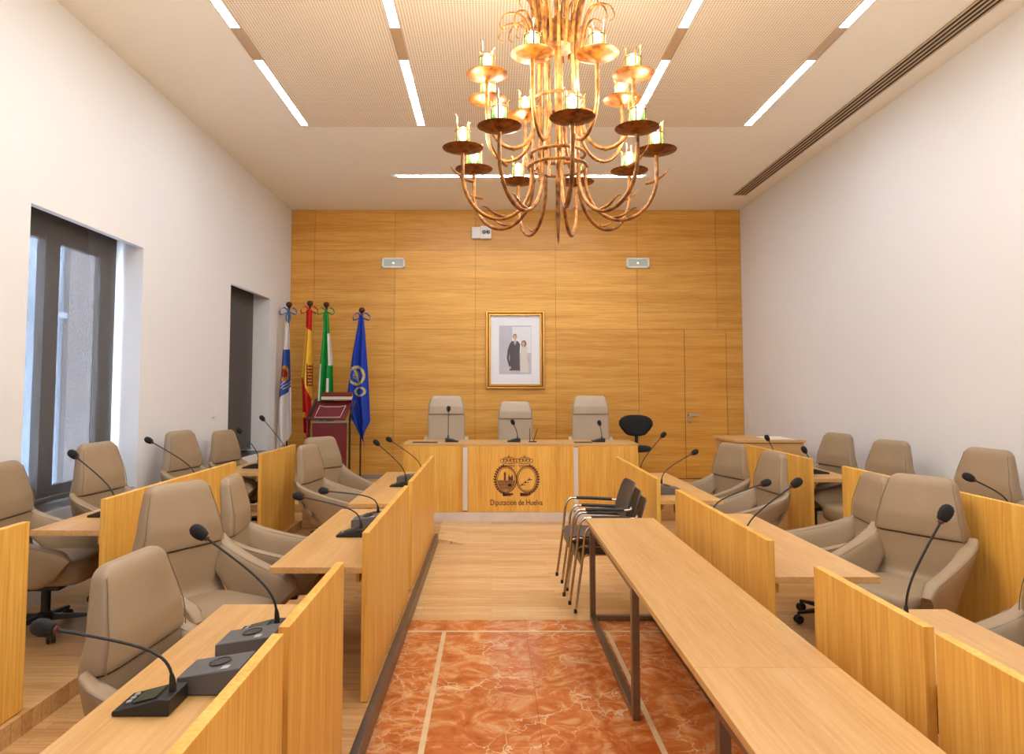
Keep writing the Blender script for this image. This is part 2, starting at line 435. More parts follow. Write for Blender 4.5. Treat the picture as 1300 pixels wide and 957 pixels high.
# veneer sheets: seams are the gaps between them
xs = [XL, -2.93, -1.60, -.27, 1.06, 2.41, 3.72, XR]; zs = [T3, 1.42, 2.74, 4.06, ZC]
DX0, DXM, DX1, DZ = 2.41, 3.17, 3.86, 2.74
pw = MB(); g = .0022
for i in range(len(xs)-1):
    for k in range(len(zs)-1):
        x0, x1, z0, z1 = xs[i], xs[i+1], zs[k], zs[k+1]
        if z1 <= DZ+.01 and x0 >= 2.3:
            if x1 > 3.8: x0 = DX1
            else: continue
        pw.box(x0+g, x1-g, YB, YB+.03, z0+g, z1-g)
o = struct(pw.build('wall_panelling', 'oak_x', wb))
def door(name, x0, x1, label):
    d = MB().box(x0+.004, x1-.004, YB-.002, YB+.03, T3+.01, DZ-.004).build(name, 'oak_door', bevel=.002)
    return struct(d, label)
d1 = door('door_1', DX0, DXM, 'left oak leaf of the flush double door')
d2 = door('door_2', DXM, DX1, 'right oak leaf of the flush door with a steel lever')
h = MB(); p = P(873, 527, YB)
h.box(p.x-.0, p.x+.055, YB-.014, YB-.002, p.z-.045, p.z+.03)
h.box(p.x+.02, p.x+.04, YB-.05, YB-.012, p.z-.012, p.z+.012).box(p.x+.005, p.x+.165, YB-.055, YB-.038, p.z-.012, p.z+.014)
h.box(p.x, p.x+.055, YB-.012, YB-.002, p.z-.12, p.z-.065)
h.build('door_handle', 'chrome', d2, bevel=.002)
struct(MB().box(XL, DX0, YB-.014, YB, T3, T3+.075).build('baseboard_back', 'grey_skirt', bevel=.002), 'grey skirting under the oak panelling')

# windows
def window(n, y0, y1, label):
    zb, zt = .85, 3.11; zr = 3.39; xg = XL-.33
    f = MB()
    f.box(xg-.03, xg+.03, y0, y0+.07, zb, zt).box(xg-.03, xg+.03, y1-(.18 if n == 1 else .9), y1, zb, zt)
    f.box(xg-.03, xg+.03, y0, y1, zb, zb+.13).box(xg-.03, xg+.03, y0, y1, zt-.13, 3.4)
    if n == 1:
        f.box(xg-.03, xg+.04, y0+.64, y0+.82, zb, zt)
        f.box(xg-.03, xg+.045, y0+.625, y0+.64, zb, zt)
    root = struct(MB().box(xg-.006, xg+.006, y0+.02, y1-.02, zb+.02, zt-.02).build('window_%d' % n, 'pane'), label)
    f.build('window_frame', 'frame_grey', root, bevel=.004)
    MB().box(XL-.44, XL-.01, y0, y1, zb-.035, zb+.004).build('window_sill', 'dark_metal', root, bevel=.003)
    bl = MB().box(XL-.222, XL-.218, y0+.01, y1-.075, zb+.06, zr).build('roller_blind', 'blind', root)
    MB().box(XL-.30, XL-.14, y0+.005, y1-.06, 3.28, 3.385).build('blind_roller', 'frame_grey', bl, bevel=.02)
    MB().box(XL-.23, XL-.21, y0+.01, y1-.075, zb+.03, zb+.06).build('blind_rail', 'frame_grey', bl, bevel=.004)
window(1, 4.93, 6.55, 'near window with a dark mesh blind lowered')
window(2, 8.77, 10.32, 'far narrow looking window with a dark mesh blind')
# the light well outside
oy = MB().box(-6.2, -6.0, 1, 18, 0, 4.8).box(-6.25, -5.93, 1, 18, 2.74, 2.82)
bw = tag(oy.build('courtyard_wall', 'outside'), 'pale concrete wall outside behind the window blinds', 'wall')
MB().box(-5.99, -5.92, 9.66, 11.6, 0, 4.75).build('board_cladding', 'outside_dark', bw)

# ------------------------------------------------------------------ ceiling lights
def strip(name, x, segs, label):
    y0, y1 = segs[0][0], segs[-1][1]
    t = thing(name, label, 'ceiling light', (x, y1, ZC-.001), 0, 'linear ceiling lights')
    hb = MB(); L = y0-y1
    hb.box(-.046, -.038, L, 0, -.008, -.0).box(.038, .046, L, 0, -.008, 0).box(-.046, .046, -.002, .006, -.008, 0).box(-.046, .046, L-.006, L, -.008, 0)
    hb.build('trim_frame', 'vent_rail', t)
    for a, b, lit in segs:
        MB().box(-.036, .036, a-y1, b-y1, -.007 if lit else -.005, 0).build('lit_diffuser' if lit else 'unlit_diffuser', 'strip_on' if lit else 'strip_off', t)
    return t
segs = []; y = 7.63
while y > YF+1.0:
    segs.append((y-1.54, y, True)); segs.append((y-1.54-.58, y-1.54, False)); y -= 2.12
segs = segs[:-1][::-1]
for x, lb in zip(SX, ('leftmost of the long slim light strips running along the ceiling', 'slim ceiling light strip left of the chandelier', 'slim ceiling light strip that the chandelier partly hides on its right', 'rightmost long slim light strip, beside the black air slots')):
    strip('linear_ceiling_light', x, segs, lb)
t = thing('linear_ceiling_light', 'slim light strip across the ceiling in front of the oak wall', 'ceiling light', (.40, 9.5, ZC-.001), 0, 'linear ceiling lights')
MB().box(-1.71, 1.71, -.046, -.038, -.008, 0).box(-1.71, 1.71, .038, .046, -.008, 0).build('trim_frame', 'vent_rail', t)
MB().box(-1.70, 1.70, -.036, .036, -.009, 0).build('lit_diffuser', 'strip_far', t)
# linear air diffuser
t = thing('air_diffuser', 'long black slotted air grille on the ceiling along the right wall', 'air vent', (3.80, 10.45, ZC-.001))
L = YF+.6-10.45
MB().box(-.10, .10, L, 0, -.004, 0).build('backing', 'slot', t)
for k in range(5):
    MB().box(-.10+k*.046, -.10+k*.046+.014, L, 0, -.012, -.003).build('rail', 'vent_rail', t)
MB().box(-.105, .105, 0, .012, -.012, 0).build('end_cap', 'vent_rail', t)

# ------------------------------------------------------------------ small wall fittings
for px, lb in ((499.5, 'white framed emergency lamp on the oak wall, left one under the chandelier'), (809.5, 'white framed emergency lamp on the oak wall, above the flush door')):
    p = P(px, 334, YB); t = thing('emergency_light', lb, 'emergency light', (p.x, YB-.001, p.z), 0, 'emergency lamps on the oak wall')
    f = MB(); a, b = .19, .085
    f.box(-a, a, -.03, 0, b-.028, b).box(-a, a, -.03, 0, -b, -b+.028).box(-a, -a+.03, -.03, 0, -b, b).box(a-.03, a, -.03, 0, -b, b)
    f.build('frame', 'white', t, bevel=.004)
    MB().box(-a+.03, a-.03, -.018, 0, -b+.028, b-.028).build('lens', 'lens_grey', t)
    MB().box(-.012, .012, -.021, -.018, -.01, .01).build('pilot_lamp', 'led', t)
p = P(611, 296, YB); t = thing('alarm_box', 'small white twin spot box high on the oak wall', 'alarm box', (p.x, YB-.001, p.z))
MB().box(-.155, -.015, -.07, 0, -.10, .09).build('cover', 'white', t, bevel=.006)
MB().box(-.012, .165, -.08, 0, -.105, .105).build('spot_housing', 'white', t, bevel=.006)
for dx in (.045, .115):
    MB().lathe([(.03, 0), (.03, .02), (.022, .024), (0, .024)], (0, 0, 0), 16, Matrix.Rotation(pi/2, 4, 'X')).build('spot_lens', 'lens_black', t, loc=(dx, -.08, .0))
p = P(272, 523, 8.3)
o = MB().box(0, .012, -.05, .05, -.065, .065).build('wall_plate', 'white', bevel=.004, loc=(XL+.001, 880*-XL/(CX-272), p.z)); tag(o, 'small white switch plate on the left wall near the far window', 'switch')
o = MB().box(-.012, 0, -.045, .045, -.12, .12).build('wall_plate', 'white', bevel=.004, loc=(XR-.001, 880*XR/(951-CX), P(951, 531, 11.1).z)); tag(o, 'upright white socket plate at the far end of the right wall', 'socket')

# ------------------------------------------------------------------ desks
def desk(label, s, xf, y0, y1, zf, ztop, ys, depth, topdrop, group, gap=.006):
    """s=-1: desk body to the left of its front; xf = aisle face; ys = panel joints"""
    ym = (y0+y1)/2
    t = thing('council_desk', label, 'desk', (xf, ym, zf), 0, group)
    js = [y0]+list(ys)+[y1]; gp = gap/2
    H = ztop-zf
    for a, b in zip(js[:-1], js[1:]):
        x0, x1 = sorted((0, s*.036))
        MB().box(x0, x1, a-ym+(gp if a != y0 else 0), b-ym-(gp if b != y1 else 0), .004, H).build('front_panel', 'oak_v', t, bevel=.0015)
    zt = H-topdrop
    x0, x1 = sorted((s*.037, s*(.037+depth)))
    MB().box(x0, x1, y0-ym+.005, y1-ym-.005, zt-.034, zt).build('desktop', 'oak_top', t, bevel=.002)
    for a in (y0+.28, y1-.13):
        x0, x1 = sorted((s*.037, s*.075))
        MB().box(x0, x1, a-ym, a-ym+.02, .004, zt-.034).build('leg_plate', 'steel', t, bevel=.002)
    x0, x1 = sorted((s*.06, s*.078))
    MB().box(x0, x1, y0-ym+.06, y1-ym-.06, zt-.095, zt-.034).build('apron', 'oak_v', t)
    return t
G = 'council desks facing the aisle'
ZP = .995
desk('oak desk in the left foreground with the nearest grey socket boxes', -1, -.665, .95, 3.18, T1, ZP, (2.30,), .50, .185, G, .06)
desk('oak desk second along the left of the aisle, behind the foreground one', -1, -.665, 3.81, 5.63, T1, ZP, (4.72,), .50, .185, G)
desk('oak desk on the left of the aisle nearest the dais', -1, -.665, 5.87, 8.08, T1, ZP, (6.95,), .50, .185, G)
desk('oak desk in the right foreground beside the long table', 1, 1.42, .95, 3.11, T1, ZP, (2.30,), .54, .185, G, .06)
desk('oak desk second along the right side, behind the long table', 1, 1.42, 3.62, 5.42, T1, ZP, (4.55,), .54, .185, G)
desk('oak desk on the right nearest the dais, behind the stacked black chairs', 1, 1.42, 6.03, 8.0, T1, ZP, (7.0,), .54, .185, G)
ZQ = 1.115
desk('oak desk at the left picture edge in the back row', -1, -2.30, 1.3, 3.5, T2, ZQ, (2.4,), .42, .185, G)
desk('long oak desk in the left back row below the near window', -1, -2.30, 4.19, 6.30, T2, ZQ, (5.3,), .42, .185, G)
desk('oak desk at the far end of the left back row, below the far window', -1, -2.30, 7.0, 8.2, T2, ZQ, (7.75,), .42, .185, G)
desk('long oak desk in the right back row', 1, 2.98, 3.3, 5.95, T2, ZQ, (4.6,), .42, .185, G)
desk('oak desk at the far end of the right back row', 1, 2.98, 6.55, 8.3, T2, ZQ, (), .42, .185, G)
# partitions across the rows
for x0, x1, yy, lb in ((-2.262, -1.80, 8.38, 'low oak partition at the far left end of the rows'), (2.63, 2.945, 6.98, 'low oak partition behind the far right armchairs')):
    t = thing('partition', lb, 'partition', ((x0+x1)/2, yy, T1), 0, 'low oak partitions')
    hw = (x1-x0)/2
    MB().box(-hw, hw, 0, .036, .003, .70).build('panel', 'oak_topx', t, bevel=.002)
    MB().box(-hw, hw, -.004, .04, .70, .712).build('edge_strip', 'oak_topx', t, bevel=.002)
# low cabinet in the far right corner
t = thing('low_cabinet', 'low oak cabinet with white papers against the right wall', 'cabinet', (3.44, 9.0, T3))
MB().box(-.40, .40, -.42, .45, .003, .80).build('body', 'oak_topx', t, bevel=.003)
MB().box(-.44, .42, -.44, .47, .803, .835).build('top', 'oak_topx', t, bevel=.003)
o = MB().box(-.15, .15, -.22, .22, 0, .012).build('paper_stack', 'paper', loc=(3.60, 8.86, T3+.836), bevel=.002); tag(o, 'white papers lying on the low corner cabinet', 'papers')

# ------------------------------------------------------------------ presiding desk on the dais
def dais_desk():
    t = thing('presiding_desk', 'wide oak presiding desk with a printed crest below the portrait', 'desk', (.37, YD, T3))
    pl = lambda px: (px-CX)*YD/FPX-.37
    zt, zb = 1.07-T3, .21-T3
    xa, xb, xc, xd, xe, xf_ = pl(513), pl(588), pl(594), pl(727), pl(733), pl(808)
    for a, b in ((xa, xb), (xc, xd), (xe, xf_)):
        MB().box(a, b, -.032, -.002, zb, zt-.03).build('front_panel', 'oak_v', t, bevel=.002)
    for a, b in ((xb, xc), (xd, xe)):
        MB().box(a+.002, b-.002, -.024, -.002, zb+.02, zt-.05).build('metal_strip', 'alu', t)
    MB().box(xa-.01, xf_+.01, -.034, .62, zt-.03, zt).build('desktop', 'oak_topx', t, bevel=.003)
    for x in (xa, xf_-.036):
        MB().box(x, x+.036, .0, .60, .004, zt-.03).build('side_panel', 'oak_v', t, bevel=.002)
    MB().box(xa+.1, xa+.42, .06, .26, zt, zt+.004).build('desk_pad', 'black', t)
    MB().box(xf_-.79, xf_-.565, .06, .26, zt, zt+.004).build('desk_pad', 'black', t)
    # printed crest: two ovals under crowns
    cm = MB(); Y = -.0335; zc = P(655, 607, YD).z-T3; xm = pl(655.5)
    def ell(cx, cz, rx, rz, w, n=36, y=Y):
        o_ = [(cx+rx*cos(2*pi*k/n), cz+rz*sin(2*pi*k/n)) for k in range(n)]
        i_ = [(cx+(rx-w)*cos(2*pi*k/n), cz+(rz-w)*sin(2*pi*k/n)) for k in range(n)]
        for k in range(n):
            j = (k+1) % n
            cm.poly([(o_[k][0], y, o_[k][1]), (o_[j][0], y, o_[j][1]), (i_[j][0], y, i_[j][1]), (i_[k][0], y, i_[k][1])], (0, .0012, 0))
    def blob(pts, y=Y): cm.poly([(x, y, z) for x, z in pts], (0, .0012, 0))
    def rect(x0, x1, z0, z1): blob([(x0, z0), (x1, z0), (x1, z1), (x0, z1)])
    for s in (-1, 1):
        cx = xm+s*.131; cz = zc-.01
        ell(cx, cz, .135, .168, .012); ell(cx, cz, .115, .148, .007)
        # scalloped border on the outer side
        for k in range(15):
            a = (pi/2+.25+k*(pi-.5)/14) if s < 0 else (pi/2-.25-k*(pi-.5)/14)
            q = (cx+.147*cos(a), cz+.18*sin(a)); r = .015
            blob([(q[0]+r*cos(j*pi/3), q[1]+r*sin(j*pi/3)) for j in range(6)])
        # crown
        kx, kz = cx-s*.03, cz+.215
        rect(kx-.075, kx+.075, kz-.02, kz-.013); rect(kx-.08, kx+.08, kz-.045, kz-.037); rect(kx-.07, kx+.07, kz-.06, kz-.054)
        for j in range(5):
            ax = kx+(j-2)*.042; ell(ax, kz+.018+.012*(2-abs(j-2))/2, .023, .028, .007, 14)
        ell(kx, kz+.045, .075, .022, .006, 20); rect(kx-.003, kx+.003, kz+.06, kz+.09); rect(kx-.013, kx+.013, kz+.073, kz+.079)
        # scroll below
        bx, bz = cx-s*.02, cz-.185
        for j in range(9):
            r = .020*(1-.05*j); q = (bx+(j % 5-2)*.026, bz-.016*(j//5)); blob([(q[0]+r*cos(i*pi/3+.3), q[1]+r*sin(i*pi/3)) for i in range(6)])
    # left field: water, rock and castle; right field: small sprigs
    cx, cz = xm-.131, zc-.01
    n = 18; low = [(cx+.108*cos(pi+pi*k/n), cz-.01+.128*sin(pi+pi*k/n)) for k in range(n+1)]
    for k in range(9):
        z = cz-.012-k*.0135; hw = .106*math.sqrt(max(0, 1-((cz-z)/.14)**2)); rect(cx-hw, cx+hw, z-.009, z)
    rect(cx-.03, cx-.008, cz-.01, cz+.065); blob([(cx-.036, cz+.065), (cx-.002, cz+.065), (cx-.019, cz+.10)])
    rect(cx+.025, cx+.085, cz-.01, cz+.03); blob([(cx+.025, cz+.03), (cx+.045, cz+.03), (cx+.035, cz+.06)]); blob([(cx+.06, cz+.03), (cx+.085, cz+.03), (cx+.075, cz+.065)])
    blob([(cx+.02, cz-.09), (cx+.07, cz-.09), (cx+.06, cz-.055), (cx+.03, cz-.05)])
    cx = xm+.131
    for ax, az in ((-.06, -.075), (-.02, -.045), (.03, -.01)):
        blob([(cx+ax-.03, cz+az-.006), (cx+ax+.04, cz+az+.004), (cx+ax+.04, cz+az+.012), (cx+ax-.03, cz+az+.004)])
        blob([(cx+ax-.015, cz+az+.004), (cx+ax+.015, cz+az+.006), (cx+ax, cz+az+.03)])
    cm.build('crest', 'crest', t)
    cu = bpy.data.curves.new('lettering', 'FONT'); cu.body = 'Diputación de Huelva'; cu.align_x = 'CENTER'; cu.size = .098; cu.extrude = .0006; cu.offset = .0008
    to = bpy.data.objects.new('lettering_source', cu); C.objects.link(to)
    dg = bpy.context.evaluated_depsgraph_get(); me = bpy.data.meshes.new_from_object(to.evaluated_get(dg))
    bpy.data.objects.remove(to)
    wd = max(v.co.x for v in me.vertices)-min(v.co.x for v in me.vertices); k = .66/wd
    for v in me.vertices: v.co.x *= k
    # little slab serifs at the feet of the upright letters
    me.materials.clear(); me.materials.append(M['crest'])
    lo = bpy.data.objects.new('lettering', me); C.objects.link(lo); lo.parent = t
    lo.rotation_euler = (pi/2, 0, 0); lo.location = (pl(655), -.0332, P(655, 640.5, YD).z-T3)
    return t
dais_desk()
struct(MB().box(-1.11, 1.86, YD-.05, YD, .0, .208).build('trim_4', 'marble_white', bevel=.003), 'pale marble step under the presiding desk')

# ------------------------------------------------------------------ armchairs
def loft_back(zs_, wf, xf, tf, top_round=0, bot_round=0, n=40, e=5, nz=14):
    """a cushion rising along z; wf half width, xf front x, tf thickness"""
    z0, z1 = zs_; rings = []
    lv = []
    if bot_round: lv += [(z0+bot_round*(1-cos(a)), 1-(1-sin(a)), bot_round) for a in [pi/2*k/5 for k in range(0, 5)]]
    zz0, zz1 = z0+bot_round, z1-top_round
    lv += [(zz0+(zz1-zz0)*k/nz, 1, 0) for k in range(nz+1)]
    if top_round: lv += [(zz1+top_round*sin(a), cos(a), top_round) for a in [pi/2*k/7 for k in range(1, 8)]]
    for z, f, r in lv:
        w = wf(z)-r*(1-f); th = tf(z)/2*(.35+.65*f) if r else tf(z)/2
        xc = xf(z)-tf(z)/2
        rings.append([Vector((x, y, z)) for x, y in superring(xc, 0, th, w, n, e)])
    return rings

def lerp(pts):
    def f(z):
        if z <= pts[0][0]: return pts[0][1]
        for (a, b), (c, d) in zip(pts[:-1], pts[1:]):
            if z <= c: return b+(d-b)*(z-a)/(c-a)
        return pts[-1][1]
    return f

def make_chair(label, cat, group, top=1.09, seam=.735, wtop=.207, leather='leather', arms=True):
    t = thing('armchair', label, cat, (0, 0, 0), 0, group)
    wf = lerp([(.36, .262), (seam-.06, .276), (seam+.05, .270), (top-.16, wtop+.03), (top-.06, wtop), (top, wtop-.008)])
    xf = lerp([(.36, -.185), (seam, -.225), (seam+.12, -.228), (top, -.285)])
    up = MB().ring_loft(loft_back((seam, top), wf, xf, lerp([(seam, .13), (top, .075)]), .06, .012)).build('headrest', leather, t, smooth=True)
    fr = lerp([(.36, -.05), (.45, -.17), (.50, -.232), (seam, xf(seam)-.015)])
    bk = lerp([(.36, -.075), (.45, -.19), (.53, -.275), (.61, -.325), (seam, xf(seam)-.128)])
    wl = lerp([(.36, .22), (.45, .25), (.55, .265), (.65, .27), (seam, .275)])
    lo = MB().ring_loft(loft_back((.36, seam-.003), wl, fr, lambda z: fr(z)-bk(z), 0, 0)).build('backrest', leather, t, smooth=True)
    # seams along the edges of the headrest face
    pp = []
    for z in [seam+.004+(top-.045-seam)*k/10 for k in range(11)]: pp.append((xf(z)-.010, -wf(z)+.010, z))
    zt = top-.012
    pp += [(xf(zt)-.02, -wf(zt)+.055, zt-.004), (xf(zt)-.02, wf(zt)-.055, zt-.004)]
    for z in [seam+.004+(top-.045-seam)*k/10 for k in range(10, -1, -1)]: pp.append((xf(z)-.010, wf(z)-.010, z))
    MB().tube(pp, .0022, 5).build('piping', 'piping', up)
    # seat
    rings = []
    for z, f in [(.34, .86), (.345, .93), (.365, .985), (.40, 1), (.44, 1), (.465, .975), (.482, .92), (.49, .82), (.493, .4)]:
        rings.append([Vector((x, y, z-.012*(1-f) if z > .4 else z)) for x, y in superring(.045, 0, .265*f+(0 if f > .9 else .01), .235*f, 36, 5)])
    MB().ring_loft(rings).build('seat', leather, t, smooth=True)
    AT = lambda u: .765-.195*u**.6
    AB = lerp([(0, .60), (.12, .55), (.45, .365), (.7, .34), (1, .36)])
    AX = lambda u: -.29+.60*u
    if arms:
        for s in (-1, 1):
            rings = []
            N = 16
            for k in range(N+1):
                u = k/N; x = AX(u)
                zt = AT(u); zb = AB(u); yc = s*(.268+.03*u); th = .055-.004*u
                if u > .86: q = (u-.86)/.14; zt -= .05*q*q; zb += .02*q; th *= 1-.35*q*q
                if u < .1: th *= .7+3*u
                ring = []
                for yy, zz in superring(0, 0, th, (zt-zb)/2, 20, 4):
                    fz = zz/((zt-zb)/2)
                    ring.append(Vector((x-(max(0, u-.35)*.10)*(1-fz), yc+yy+s*.028*fz, (zt+zb)/2+zz)))
                rings.append(ring)
            a = MB().ring_loft(rings).build('arm', leather, t, smooth=True)
            pm = MB()
            for side in (-1, 1):
                pts = []
                for k in range(1, N):
                    u = k/N; zt = AT(u)-(.05*((u-.86)/.14)**2 if u > .86 else 0)
                    pts.append((AX(u), s*(.268+.03*u+.028)+side*.041*(1-.15*u), zt-.008))
                pm.tube(pts, .0020, 5)
            pm.build('piping', 'piping', a)
    MB().box(-.12, .14, -.11, .11, .285, .338).build('tilt_mechanism', 'black', t, bevel=.01)
    MB().lathe([(.05, .08), (.05, .12), (.028, .13), (.028, .29), (0, .29)], seg=16).build('gas_column', 'black', t, smooth=True)
    for k in range(5):
        a = 2*pi*k/5+.3; d = Vector((cos(a), sin(a), 0)); sd = Vector((-sin(a), cos(a), 0)); rings = []
        for u in (0, .3, .7, 1):
            r = .02+u*.25; hw = .026-.010*u; zt = .115-.03*u; zb = .075-.003*u
            rings.append([d*r+sd*(q*hw)+Vector((0, 0, z)) for q, z in ((-1, zb), (1, zb), (.7, zt), (-.7, zt))])
        lg = MB().ring_loft(rings).build('leg', 'chrome' if False else 'black', t)
        cm = MB()
        for q in (-1, 1):
            rot = Matrix.Rotation(a, 4, 'Z') @ Matrix.Rotation(pi/2, 4, 'X')
            cm.lathe([(0, -.009), (.027, -.009), (.03, -.005), (.03, .005), (.027, .009), (0, .009)], d*.27+sd*(q*.014)+Vector((0, 0, .0305)), 14, rot)
        cm.tube([d*.27+Vector((0, 0, .05)), d*.27+Vector((0, 0, .085))], .008, 8)
        cm.build('caster', 'black', lg, smooth=True)
    return t

GC = 'taupe leather armchairs at the desks'
chair0 = make_chair('taupe leather armchair nearest the viewer on the left, arms under the foreground desk', 'chair', GC)
used = [False]
def place(x, y, deg, z, label, sz=1.0, dz=0):
    if not used[0]:
        used[0] = True; chair0.location = (x, y, z+.001); chair0.rotation_euler = (0, 0, R(deg)); chair0.scale = (1, 1, sz); return chair0
    return dup(chair0, label, (x, y, z+.001), R(deg), (1, 1, sz))
place(-1.04, 2.63, -4, T1, '', .965)
place(-1.53, 3.88, -29, T1, 'taupe leather armchair turned to face the viewer, behind the left foreground desk', 1.04)
place(-1.43, 4.74, 8, T1, 'taupe leather armchair seen side on, drawn up to the second left desk')
place(-1.53, 6.95, -8, T1, 'taupe leather armchair in the left front row, overlapping the one beside the lectern', 1.02)
place(-1.74, 7.87, -40, T1, 'taupe leather armchair furthest back in the left front row, beside the lectern', 1.02)
place(-2.90, 4.60, 4, T2, 'taupe leather armchair cut by the left picture edge in the back row', 1.0)
place(-2.745, 5.38, -6, T2, 'taupe leather armchair in front of the near window', 1.06)
place(-2.77, 6.84, -10, T2, 'taupe leather armchair against the left wall between the two windows', 1.06)
place(-2.77, 7.96, -10, T2, 'taupe leather armchair in front of the far window', 1.0)
place(2.26, 7.34, 196, T1, 'taupe leather armchair on the right nearest the flush door')
place(2.28, 6.40, 184, T1, 'taupe leather armchair second from the flush door in the right front row')
place(2.46, 5.10, 172, T1, 'taupe leather armchair mostly hidden behind the large one at the right', .97)
place(2.46, 4.28, 211, T1, 'large taupe leather armchair turned to the viewer on the right', 1.03)
place(2.02, 2.72, 184, T1, 'taupe leather armchair cut off by the right picture edge in the front row')
place(3.42, 5.20, 188, T2, 'taupe leather armchair against the right wall in the back row, nearest the viewer', 1.03)
place(3.44, 6.48, 191, T2, 'middle taupe leather armchair of the back row along the right wall', 1.0)
place(3.44, 7.48, 191, T2, 'taupe leather armchair against the right wall furthest from the viewer', 1.0)

GD = 'high backed armchairs on the dais'
hi = make_chair('tall pale leather armchair behind the left end of the presiding desk', 'chair', GD, top=1.36, seam=1.085, wtop=.235, leather='leather_pale')
hi.location = (P(566, 520, 10.15).x, 9.98, T3+.001); hi.rotation_euler = (0, 0, -pi/2)
dup(hi, 'tall pale leather armchair behind the right end of the presiding desk', (P(751, 520, 10.15).x, 9.98, T3+.001), -pi/2)
dup(hi, 'lower pale leather armchair behind the presiding desk, under the portrait', (P(654.5, 520, 10.1).x, 9.98, T3+.001), -pi/2, (1, .93, .94))

# task chair behind the dais
def task_chair():
    t = thing('task_chair', 'black task chair with an oval back beside the presiding desk', 'chair', (2.12, 10.35, T3), R(-20))
    rings = []
    for z, f in ((-.165, .25), (-.15, .52), (-.12, .66), (-.06, .86), (0, 1), (.06, .98), (.10, .86), (.135, .62), (.15, .3)):
        rings.append([Vector((x, y, .92+z)) for x, y in superring(0, .16, .255*f, .04*(.5+.5*f), 28, 2.6)])
    MB().ring_loft(rings).build('backrest', 'task_black', t, smooth=True)
    rings = [[Vector((x, y, z)) for x, y in superring(.02, -.12, .24*f, .22*f, 28, 3)] for z, f in ((.55, .8), (.56, .95), (.59, 1), (.615, .95), (.63, .7))]
    MB().ring_loft(rings).build('seat', 'task_black', t, smooth=True)
    MB().flatbar([(0, .0, .55), (0, .15, .56), (0, .21, .64), (0, .205, .9)], .05, .01, (1, 0, 0)).build('back_bracket', 'black', t)
    MB().lathe([(.05, .08), (.03, .12), (.025, .55), (0, .55)], seg=14).build('gas_column', 'black', t, smooth=True)
    for k in range(5):
        a = 2*pi*k/5; d = Vector((cos(a), sin(a), 0))
        l = MB().tube([d*.02+Vector((0, 0, .09)), d*.27+Vector((0, 0, .07))], [.022, .014], 8).build('leg', 'black', t, smooth=True)
        MB().ball(d*.27+Vector((0, 0, .029)), .028).build('caster', 'black', l, smooth=True)
task_chair()

# stack of black chairs with chrome legs
def stack_chair():
    t = thing('stacking_chair', 'topmost black stacking chair with chrome arms at the end of the long table', 'chair', (0, 0, 0), 0, 'stacked black chairs')
    W = .30
    rings = []
    for x, z, f in ((.235, .425, .9), (.245, .445, 1), (.20, .462, 1), (.0, .452, 1), (-.16, .455, .98), (-.22, .47, .9)):
        rings.append([Vector((x, y, z+dz-.012)) for y, dz in ((-.235*f, .006), (-.12*f, 0), (.12*f, 0), (.235*f, .006), (.235*f, -.008), (-.235*f, -.008))])
    MB().ring_loft(rings).build('seat', 'charcoal', t, smooth=True)
    MB().box(.232, .252, -.22, .22, .34, .445).build('seat_lip', 'charcoal', t, bevel=.006)
    pts = []
    b = MB(); rr = []
    for z, x, hw in ((.57, -.215, .235), (.59, -.222, .24), (.70, -.25, .24), (.80, -.28, .232), (.85, -.298, .215), (.865, -.303, .19)):
        rr.append([Vector((x+.03*(y/.24)**2+dx, y, z)) for y, dx in ((-hw, 0), (-hw*.5, 0), (hw*.5, 0), (hw, 0), (hw, -.012), (hw*.5, -.012), (-hw*.5, -.012), (-hw, -.012))])
    b.ring_loft(rr).build('backrest', 'charcoal', t, smooth=True)
    for s in (-1, 1):
        fl = smooth_path([(.305, s*W, 0), (.25, s*W, .40), (.226, s*W, .60), (.19, s*W, .665), (.12, s*W, .675), (-.20, s*(W-.03), .665), (-.245, s*(W-.055), .68)], 5)
        l = MB().tube(fl, .0105, 8).build('leg', 'chrome', t, smooth=True)
        MB().tube([(.13, s*W, .678), (-.0, s*(W-.010), .676), (-.18, s*(W-.028), .670)], .0145, 8).build('arm_pad', 'black', l, smooth=True)
        MB().lathe([(.013, 0), (.013, .03), (0, .031)], (.305, s*W, -.001), 10).build('foot', 'black', l)
        bl = MB().tube(smooth_path([(-.29, s*(W-.01), 0), (-.245, s*(W-.015), .36), (-.215, s*(W-.045), .415), (-.17, s*(W-.07), .43), (.18, s*(W-.07), .435), (.248, s*(W-.012), .41)], 5), .0105, 8).build('leg', 'chrome', t, smooth=True)
        MB().lathe([(.013, 0), (.013, .03), (0, .031)], (-.29, s*(W-.01), -.001), 10).build('foot', 'black', bl)
    MB().tube([(-.15, -W+.08, .43), (-.15, W-.08, .43)], .009, 8).build('crossbar', 'chrome', t, smooth=True)
    return t
sc0 = stack_chair()
bx, by = .97, 5.90
sc0.location = (bx-.09, by, .002+.13); sc0.rotation_euler = (0, 0, pi)
dup(sc0, 'middle black stacking chair of the small stack by the long table', (bx-.045, by, .002+.065), pi)
dup(sc0, 'lowest black stacking chair of the small stack, its feet on the floor', (bx, by, .002), pi)

